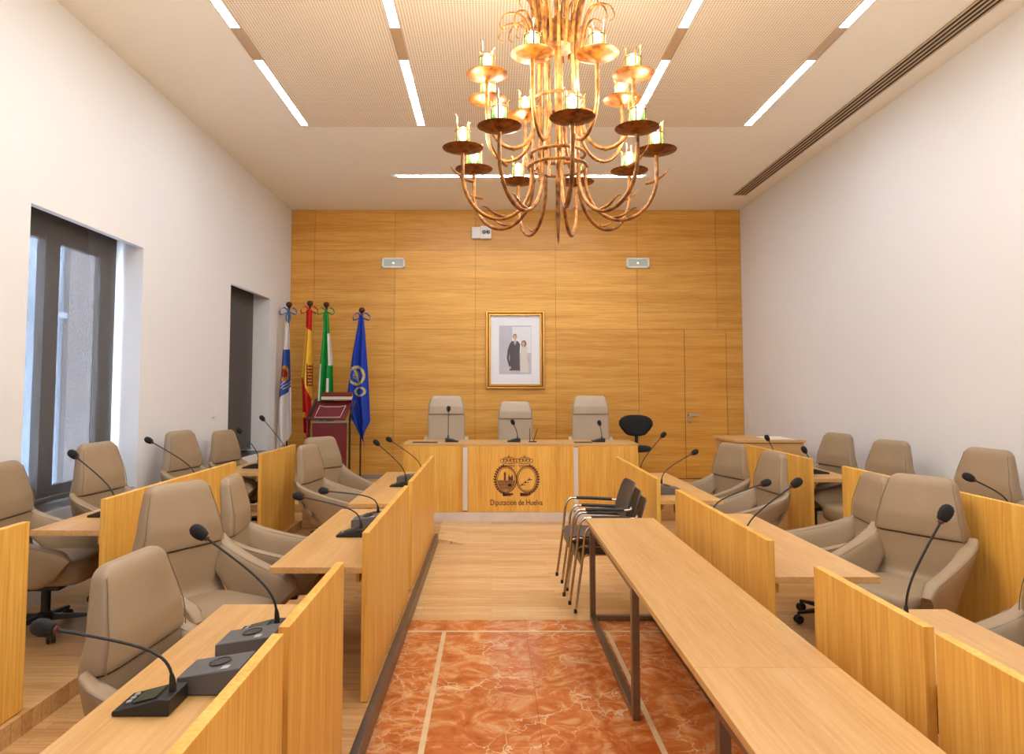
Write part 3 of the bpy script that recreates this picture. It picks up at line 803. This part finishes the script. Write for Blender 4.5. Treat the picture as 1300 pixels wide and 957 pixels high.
# ------------------------------------------------------------------ long tables on the right
def long_table(label, y0, y1, legs):
    x0, x1, zt = .745, 1.285, .75
    t = thing('long_table', label, 'table', ((x0+x1)/2, (y0+y1)/2, 0), 0, 'long oak tables with steel frames')
    hx = (x1-x0)/2; hy = (y1-y0)/2; c = (y0+y1)/2
    MB().box(-hx, hx, -hy+.001, hy-.001, zt-.03, zt).build('tabletop', 'oak_top', t, bevel=.002)
    for s in (-1, 1):
        a, b = sorted((s*(hx-.012), s*(hx-.052)))
        for yy in legs:
            MB().box(a, b, yy-c-.025, yy-c+.025, .001, zt-.031).build('leg', 'steel', t, bevel=.003)
        MB().box(a, b, legs[-1]-c+.026, legs[0]-c-.026, .002, .041).build('floor_rail', 'steel', t, bevel=.003)
        MB().box(a, b, legs[-1]-c+.026, legs[0]-c-.026, zt-.072, zt-.031).build('top_rail', 'steel', t, bevel=.003)
    MB().box(-hx+.053, hx-.053, legs[0]-c-.02, legs[0]-c+.02, .002, .041).build('cross_rail', 'steel', t, bevel=.003)
    return t
long_table('long narrow oak table on a steel frame beside the right desks', 2.62, 5.56, (5.43, 3.84))
long_table('end of a second narrow oak table at the bottom edge', 1.0, 2.62, (2.40, 1.2))

# ------------------------------------------------------------------ microphones
def mic(label, base, stem, head, flip, group='gooseneck microphones', w=.13, l=.17, bend=.35, kind='wedge'):
    """base: centre of the stand on its desk; stem: where the gooseneck leaves it; head: centre of the foam; flip: side the talker sits on"""
    base, stem, head = Vector(base), Vector(stem), Vector(head)
    t = thing('gooseneck_microphone', label, 'microphone', base, 0, group)
    st, hd = stem-base, head-base
    b = MB(); s = flip   # low edge toward the talker
    prof = [(s*l*.55, 0), (s*l*.55, .014), (-s*l*.25, .048), (-s*l*.45, .048), (-s*l*.45, 0)]
    bo = b.poly([(x, -w/2, z) for x, z in prof], (0, w, 0)).build('base', 'black', t, bevel=.004)
    sl = math.atan2(.034, l*.8)
    MB().box(-.035, .035, -.045, .045, 0, .002).build('display', 'screen', bo)
    dsp = bo.children[0]; dsp.location = (s*l*.05, 0, .0375); dsp.rotation_euler = (0, s*sl, 0)
    bt = MB()
    for k in range(3): bt.box(-.006, .006, -.03+k*.025, -.016+k*.025, 0, .004)
    bt = bt.build('button', 'button', bo); bt.location = (s*l*.36, 0, .0245); bt.rotation_euler = (0, s*sl, 0)
    d = hd-st
    q = st+Vector((0, 0, .09))
    k = .12*min(1, max(.35, d.length/.35))
    path = bez(st, st+Vector((0, 0, k)), st+Vector((d.x*.12, d.y*.12, k+.15*(d.z-k))), hd-((d-Vector((0, 0, k))).normalized()*.012), 18)
    MB().tube(path, .0048, 8).build('gooseneck', 'black', t, smooth=True)
    MB().tube(path[:4], [.011, .0105, .009, .006], 10).build('collar', 'black', t, smooth=True)
    ax = (path[-1]-path[-3]).normalized(); rot = ax.to_track_quat('Z', 'Y').to_matrix().to_4x4()
    MB().lathe([(.006, -.045), (.012, -.042), (.012, -.034), (.006, -.031)], hd, 12, rot).build('light_ring', 'red_ring', t, smooth=True)
    MB().lathe([(.008, -.034), (.019, -.03), (.025, -.012), (.027, .006), (.024, .024), (.015, .036), (.004, .04), (0, .04)], hd, 16, rot).build('windscreen', 'foam', t, smooth=True)
    return t
ZD, ZB = T1+.71+.001, T2+.73+.001
def mdesk(label, Y, hpx, spx, zdesk, flip, bdx=0, bdy=0, hy=0, bend=.35):
    st = P(spx[0], spx[1], Y)
    st.z = max(zdesk+.046, min(st.z, zdesk+.10)); hd = P(hpx[0], hpx[1], Y+hy)
    base = Vector((st.x+flip*.04+bdx, Y+bdy, zdesk))
    st2 = Vector((st.x if bdx else base.x-flip*.058, st.y+bdy, zdesk+.046))
    return mic(label, base, st2, hd, flip, bend=bend)
mdesk('black microphone in the bottom left corner, drooping over the foreground desk', 2.17, (56, 797), (212, 868), ZD, -1)
mdesk('black microphone leaning across the large armchair on the left foreground desk', 2.78, (253, 676), (346, 783), ZD, -1)
mdesk('black microphone on the second left desk, the nearer of two', 4.62, (379, 630), (455, 672), ZD, -1)
mdesk('black microphone on the second left desk, the farther of two with a flat arched neck', 5.2, (411, 623), (477, 652), ZD, -1)
mdesk('black microphone on the left desk by the dais, the nearer straight one', 6.9, (478, 562), (513, 612), ZD, -1)
mdesk('black microphone on the left desk by the dais, partly behind its end panel', 7.6, (494, 558), (533, 596), ZD, -1)
mdesk('black microphone in front of the near window on the back row', 4.66, (93, 577), (143, 650), ZB, -1)
mdesk('black microphone before the left wall between the two windows', 5.95, (189, 559), (246, 606), ZB, -1)
mdesk('black microphone against the dark far window blind', 7.42, (304, 547), (326, 587), ZB, -1)
mdesk('black microphone right of the far window near the white flag', 8.0, (333, 531), (364, 574), ZB, -1, bdx=-.07)
mdesk('black microphone on the right desk by the dais, the farther of two', 7.5, (842, 552), (815, 597), ZD, 1)
mdesk('black microphone on the right desk by the dais, its base seen in the gap', 6.7, (882, 574), (842, 608), ZD, 1)
mdesk('black microphone in the middle of the right desks with a low arched neck', 4.95, (972, 613), (907, 652), ZD, 1)
mdesk('black microphone over the second right desk, leaning towards the armchairs', 4.2, (1011, 613), (949, 680), ZD, 1)
mdesk('black microphone before the large armchair on the right foreground desk', 2.83, (1200, 652), (1150, 776), ZD, 1, bdx=-.07)
mdesk('black microphone at the right edge leaning left over the back row desk', 4.45, (1230, 606), (1286, 640), ZB, 1, hy=.1)
mdesk('small black microphone before the low corner cabinet', 7.95, (974, 556), (985, 575), ZB, 1)
mdesk('small black microphone at the near end of the far right back row desk', 6.95, (1021, 571), (1032, 588), ZB, 1)
def mdais(label, px, hy_, hx, flip):
    st = P(px, 556, 9.16); hd = P(hx, hy_, 9.2)
    st.z = 1.071
    return mic(label, (st.x+flip*.04, 9.16, 1.071), (st.x, 9.16, 1.071+.04), hd, flip)
mdais('black microphone before the left high chair of the presiding desk', 569, 519, 569.5, 1)
mdais('black microphone before the middle chair of the presiding desk', 657, 536, 651, -1)
mdais('black microphone before the right high chair of the presiding desk', 764, 537, 761, -1)
t = thing('pen_holder', 'black stand with two thin upright pens on the presiding desk', 'pen holder', (P(676, 556, 9.12).x, 9.12, 1.071))
MB().box(-.05, .05, -.03, .03, 0, .012).build('stand', 'black', t, bevel=.003)
for dx, lean in ((-.035, .0), (.012, .055)): MB().tube([(dx, 0, .01), (dx+lean, 0, .18)], [.006, .004], 8).build('pen', 'black', t, smooth=True)

# delegate socket boxes
def socket_box(label, x, y, z):
    t = thing('socket_box', label, 'socket box', (x, y, z), 0, 'grey desk socket boxes')
    b = MB(); b.poly([(-.11, -.075, 0), (-.11, -.075, .055), (.09, -.075, .085), (.09, -.075, 0)], (0, .15, 0)).build('housing', 'grey_plastic', t, bevel=.004)
    m = Matrix.Translation((-.005, .012, .0715)) @ Matrix.Rotation(-.149, 4, 'Y')
    MB().lathe([(0, 0), (.034, 0), (.036, .003), (.032, .003), (.030, .0014), (0, .0014)], (0, 0, 0), 18).build('socket', 'lens_black', t).matrix_local = m
    o = MB().box(-.02, .02, -.045, .045, 0, .002).build('label_plate', 'button', t); o.scale = (.5, .5, 1); o.matrix_local = Matrix.Translation((.035, -.05, .0775)) @ Matrix.Rotation(-.149, 4, 'Y') @ Matrix.Diagonal((.6, .3, 1, 1))
    return t
socket_box('grey socket box on the left foreground desk, beside the leaning microphone base', -.875, 2.60, ZD)
socket_box('grey socket box on the left foreground desk, nearest the viewer', -.885, 2.32, ZD)
socket_box('grey socket box on the second left desk between its two microphones', -.86, 4.92, ZD)
socket_box('grey socket box on the left desk by the dais', -.86, 7.22, ZD)
socket_box('grey socket box seen in the gap on the right desk by the dais', 1.60, 6.42, ZD).rotation_euler = (0, 0, pi)

# ------------------------------------------------------------------ lectern
def lectern():
    t = thing('lectern', 'dark red lectern on black legs before the flags', 'lectern', (-2.33, 9.95, T3), R(6))
    MB().box(-.22, .26, -.02, .02, .02, .98).build('front_panel', 'red_board', t, bevel=.004)
    MB().box(-.24, .29, -.03, .18, .98, 1.0).build('shelf', 'grey_skirt', t, bevel=.003)
    bd = MB().poly([(-.28, -.06, 1.03), (.24, -.06, 1.03), (.33, .14, 1.29), (-.19, .14, 1.29)], (0, .02, -.012)).build('reading_board', 'red_board', t, bevel=.003)
    lp = []
    for u, v in ((.16, .10), (.84, .10), (.86, .72), (.70, .66), (.30, .66), (.16, .72)):
        lp.append(Vector((-.28+.09*v+.52*u, -.06+.2*v-.006, 1.03+.26*v+.004)))
    MB().tube(lp, .0045, 6, closed=True).build('outline', 'paper', bd)
    MB().flatbar([(-.28, -.07, 1.02), (-.20, .135, 1.30), (-.19, .17, 1.31)], .03, .02, (1, 0, 0)).build('edge_rail', 'black', bd)
    for s, x in ((-1, -.27), (1, .30)):
        pts = smooth_path([(x, .0, .02), (x, 0, .8), (x, -.0, 1.0), (x+.02, -.03, 1.12), (x+.07, .08, 1.29)], 5)
        MB().tube(pts, .016, 8).build('leg', 'black', t, smooth=True)
    MB().box(-.30, .33, -.16, .2, .002, .022).build('foot_plate', 'black', t, bevel=.004)
    return t
lectern()
t = thing('book', 'book lying on the sloping top of the lectern', 'book', (-2.24, 10.08, 1.615), R(6))
t.rotation_euler = (.35, 0, R(6))
MB().box(-.22, .22, -.06, .09, .0, .012).box(-.22, .22, -.06, .09, .062, .074).build('cover', 'red_board', t, bevel=.002)
MB().box(-.215, .215, -.056, .086, .0122, .0618).build('pages', 'paper', t)

# ------------------------------------------------------------------ flags
def flag(label, Y, finial, left, right, botL, botR, botM, colfun, mats, nfold, ribbon, seed):
    """a flag hanging in folds from an upright pole; outlines are (py, px) lists along its height"""
    rnd = random.Random(seed)
    fp = P(finial[0], finial[1], Y)
    t = thing('flag', label, 'flag', (fp.x, Y, T3), 0, 'flags on poles left of the dais')
    o0 = Vector((fp.x, Y, T3))
    MB().tube([(0, 0, .02), (0, 0, fp.z-T3)], .014, 10).build('pole', 'pole', t, smooth=True)
    MB().lathe([(.012, -.05), (.022, -.04), (.018, -.03), (.04, -.01), (.05, .015), (.046, .035), (.03, .055), (0, .062)], (0, 0, fp.z-T3), 16).build('finial', 'finial', t, smooth=True)
    MB().lathe([(.085, .002), (.085, .015), (.04, .035), (.03, .06), (0, .06)], seg=20).build('stand', 'pole', t, smooth=True)
    L, Rr = lerp(left), lerp(right); y0 = left[0][0]
    NU, NV = 56, 150; bm = bmesh.new(); grid = []
    def bottom(u):
        if u < .5: return botL+(botM-botL)*u*2
        return botM+(botR-botM)*(u-.5)*2
    ph = rnd.random()*6
    for j in range(NV+1):
        row = []
        for i in range(NU+1):
            u = i/NU; yb = bottom(u); py = y0+(yb-y0)*j/NV
            px = L(py)+(Rr(py)-L(py))*u
            amp = .012+.05*min(1, j/NV*1.3)
            dy = amp*sin(u*nfold*2*pi+ph+1.2*sin(j/NV*3))+.3*amp*sin(u*nfold*5+j/NV*5)
            p = P(px, py, Y)-o0; p.y += min(dy, .055)-.085
            row.append(bm.verts.new(p))
        grid.append(row)
    for j in range(NV):
        for i in range(NU):
            f = bm.faces.new((grid[j][i], grid[j][i+1], grid[j+1][i+1], grid[j+1][i]))
            u, v = (i+.5)/NU, (j+.5)/NV; py = y0+(bottom(u)-y0)*v
            f.material_index = colfun(u, py, L(py)+(Rr(py)-L(py))*u); f.smooth = True
    me = bpy.data.meshes.new('cloth'); bm.to_mesh(me); bm.free()
    for m in mats: me.materials.append(M[m])
    c = bpy.data.objects.new('cloth', me); C.objects.link(c); c.parent = t
    sm = c.modifiers.new('thickness', 'SOLIDIFY'); sm.thickness = .004
    # ribbon bow under the finial
    rb = MB(); zt = fp.z-T3-.09
    for s in (-1, 1):
        rb.flatbar(smooth_path([(0, -.02, zt), (s*.06, -.045, zt+.055), (s*.125, -.04, zt+.01), (s*.12, -.03, zt-.05), (s*.05, -.03, zt-.03), (0, -.02, zt)], 4), .05, .003, (0, 1, .5))
        rb.flatbar(smooth_path([(0, -.025, zt), (s*.03, -.035, zt-.07), (s*.022, -.03, zt-.16)], 4), .028, .003, (1, 0, 0))
    rb.ball((0, -.025, zt), .02)
    rb.build('ribbon_bow', ribbon, t)
    return t
def fab(n, c): M[n] = plain(n, c, .75, bump=.1, bscale=600); return n
fw, fbl, fr, fy, fg, fnb, fgo = (fab(*a) for a in (('white cloth', srgb(226, 218, 212)), ('mid blue cloth', srgb(52, 84, 158)), ('red cloth', srgb(198, 24, 22)), ('yellow cloth', srgb(244, 190, 62)),
    ('green cloth', srgb(24, 150, 58)), ('royal blue cloth', srgb(14, 56, 168)), ('gold thread', srgb(196, 180, 104))))
fdr = fab('maroon thread', srgb(140, 40, 40)); flb = fab('light blue ribbon', srgb(70, 118, 180))
def c_white(u, py, px):
    if 444 < py < 508-16*max(0, (px-355))/17 and px > 354:
        q = math.hypot((px-363)/5.5, (py-474)/10)
        if q < .55: return 3
        if q < 1: return 2 if (int(py*.9)+int(px)) % 2 else 3
        if 484 < py < 494 and int(px+py) % 4 == 0: return 0
        return 1
    return 0
flag('white flag with a blue crest panel beside the left wall', 10.75, (367, 388), [(411, 363.5), (440, 361), (500, 355.5), (575, 352)], [(411, 369), (470, 372), (520, 373.5), (548, 373.5), (575, 373)], 575, 549, 562, c_white, [fw, fbl, fy, fdr], 1.5, flb, 1)
def c_spain(u, py, px):
    if py < 416+5*u: return 0
    b = 479+26*max(0, min(1, (u-.1)/.6))
    if u > .82: b = 560
    if py < b:
        if abs(px-395.5) < 4.0 and 462 < py < 490:
            return 2 if (int(py) % 4 < 2 or abs(px-395.5) > 3) else 1
        return 1
    if 523 < py < 530 and u < .3: return 1
    return 0
flag('red and yellow flag with a coat of arms, second from the left wall', 10.85, (393.5, 386.5), [(394, 391), (418, 390), (478, 384), (520, 386), (560, 389)], [(394, 398), (420, 397.5), (470, 399.5), (530, 398.5), (560, 394)], 548, 562, 556, c_spain, [fr, fy, fdr], 1.5, fr, 2)
def c_green(u, py, px):
    if u < .17 and py > 462: return 1
    if u > .66 and 424 < py < 464: return 1
    if .35 < u < .62 and py > 520: return 1
    if .55 < u < .7 and 480 < py < 505: return 1
    return 0
flag('green and white flag hanging behind the lectern', 10.8, (414.5, 388), [(398, 412.5), (418, 412), (470, 406.5), (520, 404), (560, 402)], [(398, 418.5), (420, 420), (460, 424.5), (510, 425.5), (560, 424)], 548, 552, 550, c_green, [fg, fw], 2.2, fg, 3)
def c_blue(u, py, px):
    q = math.hypot((px-454.5)/9.5, (py-477)/12)
    if .78 < q < 1.05: return 1
    if q < .5 and int(px*1.3+py) % 3 == 0: return 1
    if q < .7 and abs((px-454)-(py-477)*.3) < 1.2: return 1
    q2 = math.hypot((px-458)/7, (py-497)/6)
    if .7 < q2 < 1.05: return 1
    return 0
flag('plain royal blue flag with a gold emblem, right of the lectern', 10.75, (459.5, 395), [(400, 457), (412, 455.5), (450, 448.5), (500, 442), (532, 447), (566, 462)], [(400, 462), (420, 464.5), (470, 468), (534, 470.5), (545, 467), (566, 465)], 532, 537, 567, c_blue, [fnb, fgo], 2, fnb, 4)

# ------------------------------------------------------------------ portrait
def portrait():
    p0, p1 = P(617, 493.5, YB), P(691, 395, YB)
    cx, cz = (p0.x+p1.x)/2, (p0.z+p1.z)/2; hx, hz = (p1.x-p0.x)/2, (p1.z-p0.z)/2
    t = thing('framed_portrait', 'gilt framed portrait of two standing people on the oak wall', 'picture', (cx, YB-.001, cz))
    def rim(name, a, w, d0, d1, mat):
        m = MB(); x, z = hx-a, hz-a
        for pts in ([(-x, -z), (x, -z), (x-w, -z+w), (-x+w, -z+w)], [(x, -z), (x, z), (x-w, z-w), (x-w, -z+w)], [(x, z), (-x, z), (-x+w, z-w), (x-w, z-w)], [(-x, z), (-x, -z), (-x+w, -z+w), (-x+w, z-w)]):
            m.poly([(q[0], -d1, q[1]) for q in pts], (0, d1-d0, 0))
        return m.build(name, mat, t, bevel=.004)
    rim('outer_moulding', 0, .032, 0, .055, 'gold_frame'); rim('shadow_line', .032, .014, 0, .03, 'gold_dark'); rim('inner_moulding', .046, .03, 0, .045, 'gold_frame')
    MB().box(-hx+.07, hx-.07, -.012, 0, -hz+.07, hz-.07).build('mount', 'mount', t)
    ph = MB().box(-.265, .265, -.0135, -.012, -.40, .40).build('photograph', plain('grey print ground', srgb(198, 196, 204), .6, var=.08, vscale=3), t)
    fl = MB(); Y = -.0145
    def bl(mat, outs, name):
        m = MB()
        for o in outs: m.poly([(x, Y, z) for x, z in o], (0, .001, 0))
        return m.build(name, mat, ph)
    bl(plain('pale window in print', srgb(232, 232, 236), .6), [[(-.05, -.05), (.26, -.05), (.26, .38), (-.05, .38)]], 'backdrop')
    Y = -.0155
    ell = lambda x, z, a, b: [(x+a*cos(k*pi/8), z+b*sin(k*pi/8)) for k in range(16)]
    bl(plain('charcoal suit', srgb(92, 84, 88), .6), [[(-.095, -.34), (.075, -.34), (.07, -.05), (.08, .09), (.05, .135), (.02, .15), (-.03, .15), (-.065, .135), (-.095, .09), (-.09, -.06)],
        [(-.095, .09), (-.085, -.02), (-.105, -.14), (-.075, -.27), (-.10, -.285), (-.14, -.14), (-.125, 0)]], 'suit')
    bl(plain('ivory dress', srgb(222, 214, 204), .6), [[(.085, -.37), (.225, -.37), (.195, -.12), (.19, -.03), (.20, .03), (.17, .06), (.115, .06), (.085, .02), (.095, -.05), (.09, -.14)]], 'dress')
    Y = -.0162
    bl(plain('brown hair in print', srgb(130, 100, 78), .6), [ell(-.005, .218, .034, .046), ell(.14, .100, .044, .058)], 'hair')
    bl(plain('white shirt', srgb(232, 232, 234), .6), [[(-.028, .15), (.018, .15), (-.003, .05)]], 'shirt')
    Y = -.0168
    bl(plain('dark tie', srgb(70, 60, 80), .6), [[(-.009, .148), (.002, .148), (.001, .06), (-.004, .05), (-.008, .06)]], 'tie')
    Y = -.0175
    bl(plain('skin in print', srgb(216, 176, 150), .6), [ell(-.004, .206, .027, .040), [(-.018, .175), (.010, .175), (.010, .148), (-.018, .148)], ell(.132, .10, .025, .038), [(.12, .07), (.145, .07), (.15, .045), (.118, .045)], ell(-.085, -.29, .017, .024), ell(.215, -.16, .012, .02)], 'skin')
    return t
portrait()

# ------------------------------------------------------------------ chandelier
def chandelier():
    Yc = 3.75; X0 = .365
    t = thing('chandelier', 'large gilded iron chandelier with two tiers of green glass candle lamps', 'chandelier', (X0, Yc, ZC))
    W = lambda z: z-ZC
    # core of upright rods
    for k in range(11):
        a = 2*pi*k/11+.14; r = .135 if k % 2 else .115; z0 = 2.98 if k % 2 else 2.90
        fl = .10+.06*(k % 3)
        pts = [(r*cos(a), r*sin(a), W(z0)), (r*cos(a), r*sin(a), W(3.75))]
        q = smooth_path([(r*cos(a), r*sin(a), W(z0)), (r*cos(a), r*sin(a), W(3.3)), (r*cos(a), r*sin(a), W(3.75)), ((r+.03)*cos(a), (r+.03)*sin(a), W(3.98)), ((r+fl)*cos(a), (r+fl)*sin(a), W(4.15+.03*(k % 4)))], 6)
        MB().tube(q, [.0095]*(len(q)-4)+[.010, .008, .006, .003], 7).build('rod', 'gilt', t, smooth=True)
    for z, r in ((2.99, .16), (3.06, .15), (3.36, .14)):
        MB().tube([(r*cos(2*pi*k/24), r*sin(2*pi*k/24), W(z)) for k in range(24)], .009, 6, closed=True).build('ring', 'gilt', t, smooth=True)
    MB().lathe([(.088, W(3.66)), (.094, W(3.66)), (.094, W(3.79)), (.088, W(3.79))], seg=24).build('collar_band', 'gilt', t, smooth=True)
    MB().lathe([(0, W(2.56)), (.005, W(2.58)), (.013, W(2.70)), (.013, W(3.1)), (.016, W(3.9)), (.016, W(4.6)), (.05, W(4.62)), (.07, W(4.70)), (.07, W(4.729)), (0, W(4.729))], seg=12).build('spindle', 'gilt', t, smooth=True)
    # reed crown: curling leaves
    for k in range(22):
        a = 2*pi*k/22+.1; d = Vector((cos(a), sin(a), 0)); s = .7+.5*random.random()
        zb = 3.60+.1*random.random(); r0 = .135
        pts = smooth_path([d*r0+Vector((0, 0, W(zb))), d*(r0+.025)+Vector((0, 0, W(zb+.14))), d*(r0+.07*s)+Vector((0, 0, W(zb+.22))), d*(r0+.14*s)+Vector((0, 0, W(zb+.21))), d*(r0+.165*s)+Vector((0, 0, W(zb+.15))), d*(r0+.14*s)+Vector((0, 0, W(zb+.12)))], 5)
        n = len(pts)
        MB().tube(pts, [.009*(1-.75*i/(n-1)) for i in range(n)], 6).build('curled_leaf', 'gilt', t, smooth=True)
    # a second, higher burst of leaves
    for k in range(16):
        a = 2*pi*k/16+.25; d = Vector((cos(a), sin(a), 0)); s = .7+.6*random.random()
        pts = smooth_path([d*.12+Vector((0, 0, W(3.78))), d*.15+Vector((0, 0, W(3.94))), d*(.15+.08*s)+Vector((0, 0, W(4.06))), d*(.15+.2*s)+Vector((0, 0, W(4.1)))], 5)
        n = len(pts); MB().tube(pts, [.009*(1-.75*i/(n-1)) for i in range(n)], 6).build('curled_leaf', 'gilt', t, smooth=True)
    def lampset(a, r, zd, rj, zj, zlow, tails, flip=1):
        d = Vector((cos(a), sin(a), 0)); e = Vector((-sin(a), cos(a), 0))
        V = lambda rr, z: d*rr+Vector((0, 0, W(z)))
        rc, ra, rb_ = (rj+r)/2, (r-rj)/2, .235 if r > .5 else .19
        pts = [V(rj, zj)]+[V(rc-ra*cos(q), zlow+rb_-rb_*sin(q)*(1-.12*cos(q)*0)) for q in [pi*k/10 for k in range(0, 11)]]+[V(r, zd-.01)]
        path = smooth_path(pts, 3)
        arm = MB().tube(path, .0105, 8).build('arm', 'gilt', t, smooth=True)
        for (rs, zs_, up_) in tails:
            pts = smooth_path([V(rs, zs_), V(rs+.05, zs_+.012), V(rs+.10, zs_+.045), V(rs+.125, zs_+up_)], 5); n = len(pts)
            MB().tube(pts, [.010*(1-.75*i/(n-1)) for i in range(n)], 6).build('twig', 'gilt', arm, smooth=True)
        c = V(r, zd)
        # shallow dish
        dish = MB().lathe([(.006, -.014), (.04, -.006), (.08, .004), (.107, .012), (.110, .015), (.106, .016), (.08, .009), (.04, .002), (0, .0)], c, 28).build('drip_dish', 'gilt_dish', t, smooth=True)
        g = MB().lathe([(.031, .008), (.036, .010), (.038, .03), (.038, .112), (.0355, .112), (.0355, .03), (.03, .016)], c, 20).build('glass_cup', 'green_glass', t, smooth=True)
        MB().tube([c+Vector((.040*cos(2*pi*k/18), .040*sin(2*pi*k/18), .106)) for k in range(18)], .0036, 5, closed=True).build('cup_ring', 'gilt', g, smooth=True)
        fm = MB()
        for k in range(4):
            b = 2*pi*k/4+.5+a; hh = (.175, .13, .155, .14)[k]
            fm.tube([c+Vector((.042*cos(b), .042*sin(b), .012)), c+Vector((.042*cos(b), .042*sin(b), hh)), c+Vector((.052*cos(b), .052*sin(b), hh+.012))], [.0045, .004, .002], 5)
        fm.build('cup_prong', 'gilt', g)
        MB().lathe([(.0, .02), (.010, .022), (.011, .056), (.019, .068), (.026, .088), (.022, .108), (.010, .126), (0, .130)], c, 14).build('bulb', 'bulb', g, smooth=True)
        li = bpy.data.lights.new('bulb_light', 'POINT'); li.energy = 5.4; li.color = (1, .86, .66); li.shadow_soft_size = .03
        lo = bpy.data.objects.new('bulb_light', li); C.objects.link(lo); lo.parent = t; lo.location = c+Vector((0, 0, .185))
    for k in range(9):
        a = -pi/2+R(2+40*k)
        lampset(a, .53, 3.045, .15, 2.98, 2.685, ((.30, 2.70, .05), (.47, 2.88, .075)))
    for k in range(8):
        a = -pi/2+R(22.5+45*k)
        lampset(a, .42, 3.425, .14, 3.30, 3.06, ((.26, 3.055, .06),))
    return t
chandelier()

# ------------------------------------------------------------------ light from outside
wd = bpy.data.worlds.new('sky'); scene.world = wd; wd.use_nodes = True
bg = wd.node_tree.nodes['Background']; bg.inputs['Color'].default_value = (.72, .84, 1, 1); bg.inputs['Strength'].default_value = 15

scene.view_settings.view_transform = 'Standard'; scene.view_settings.look = 'None'
scene.view_settings.gamma = 1; scene.view_settings.use_curve_mapping = False
scene.view_settings.exposure = 1.26
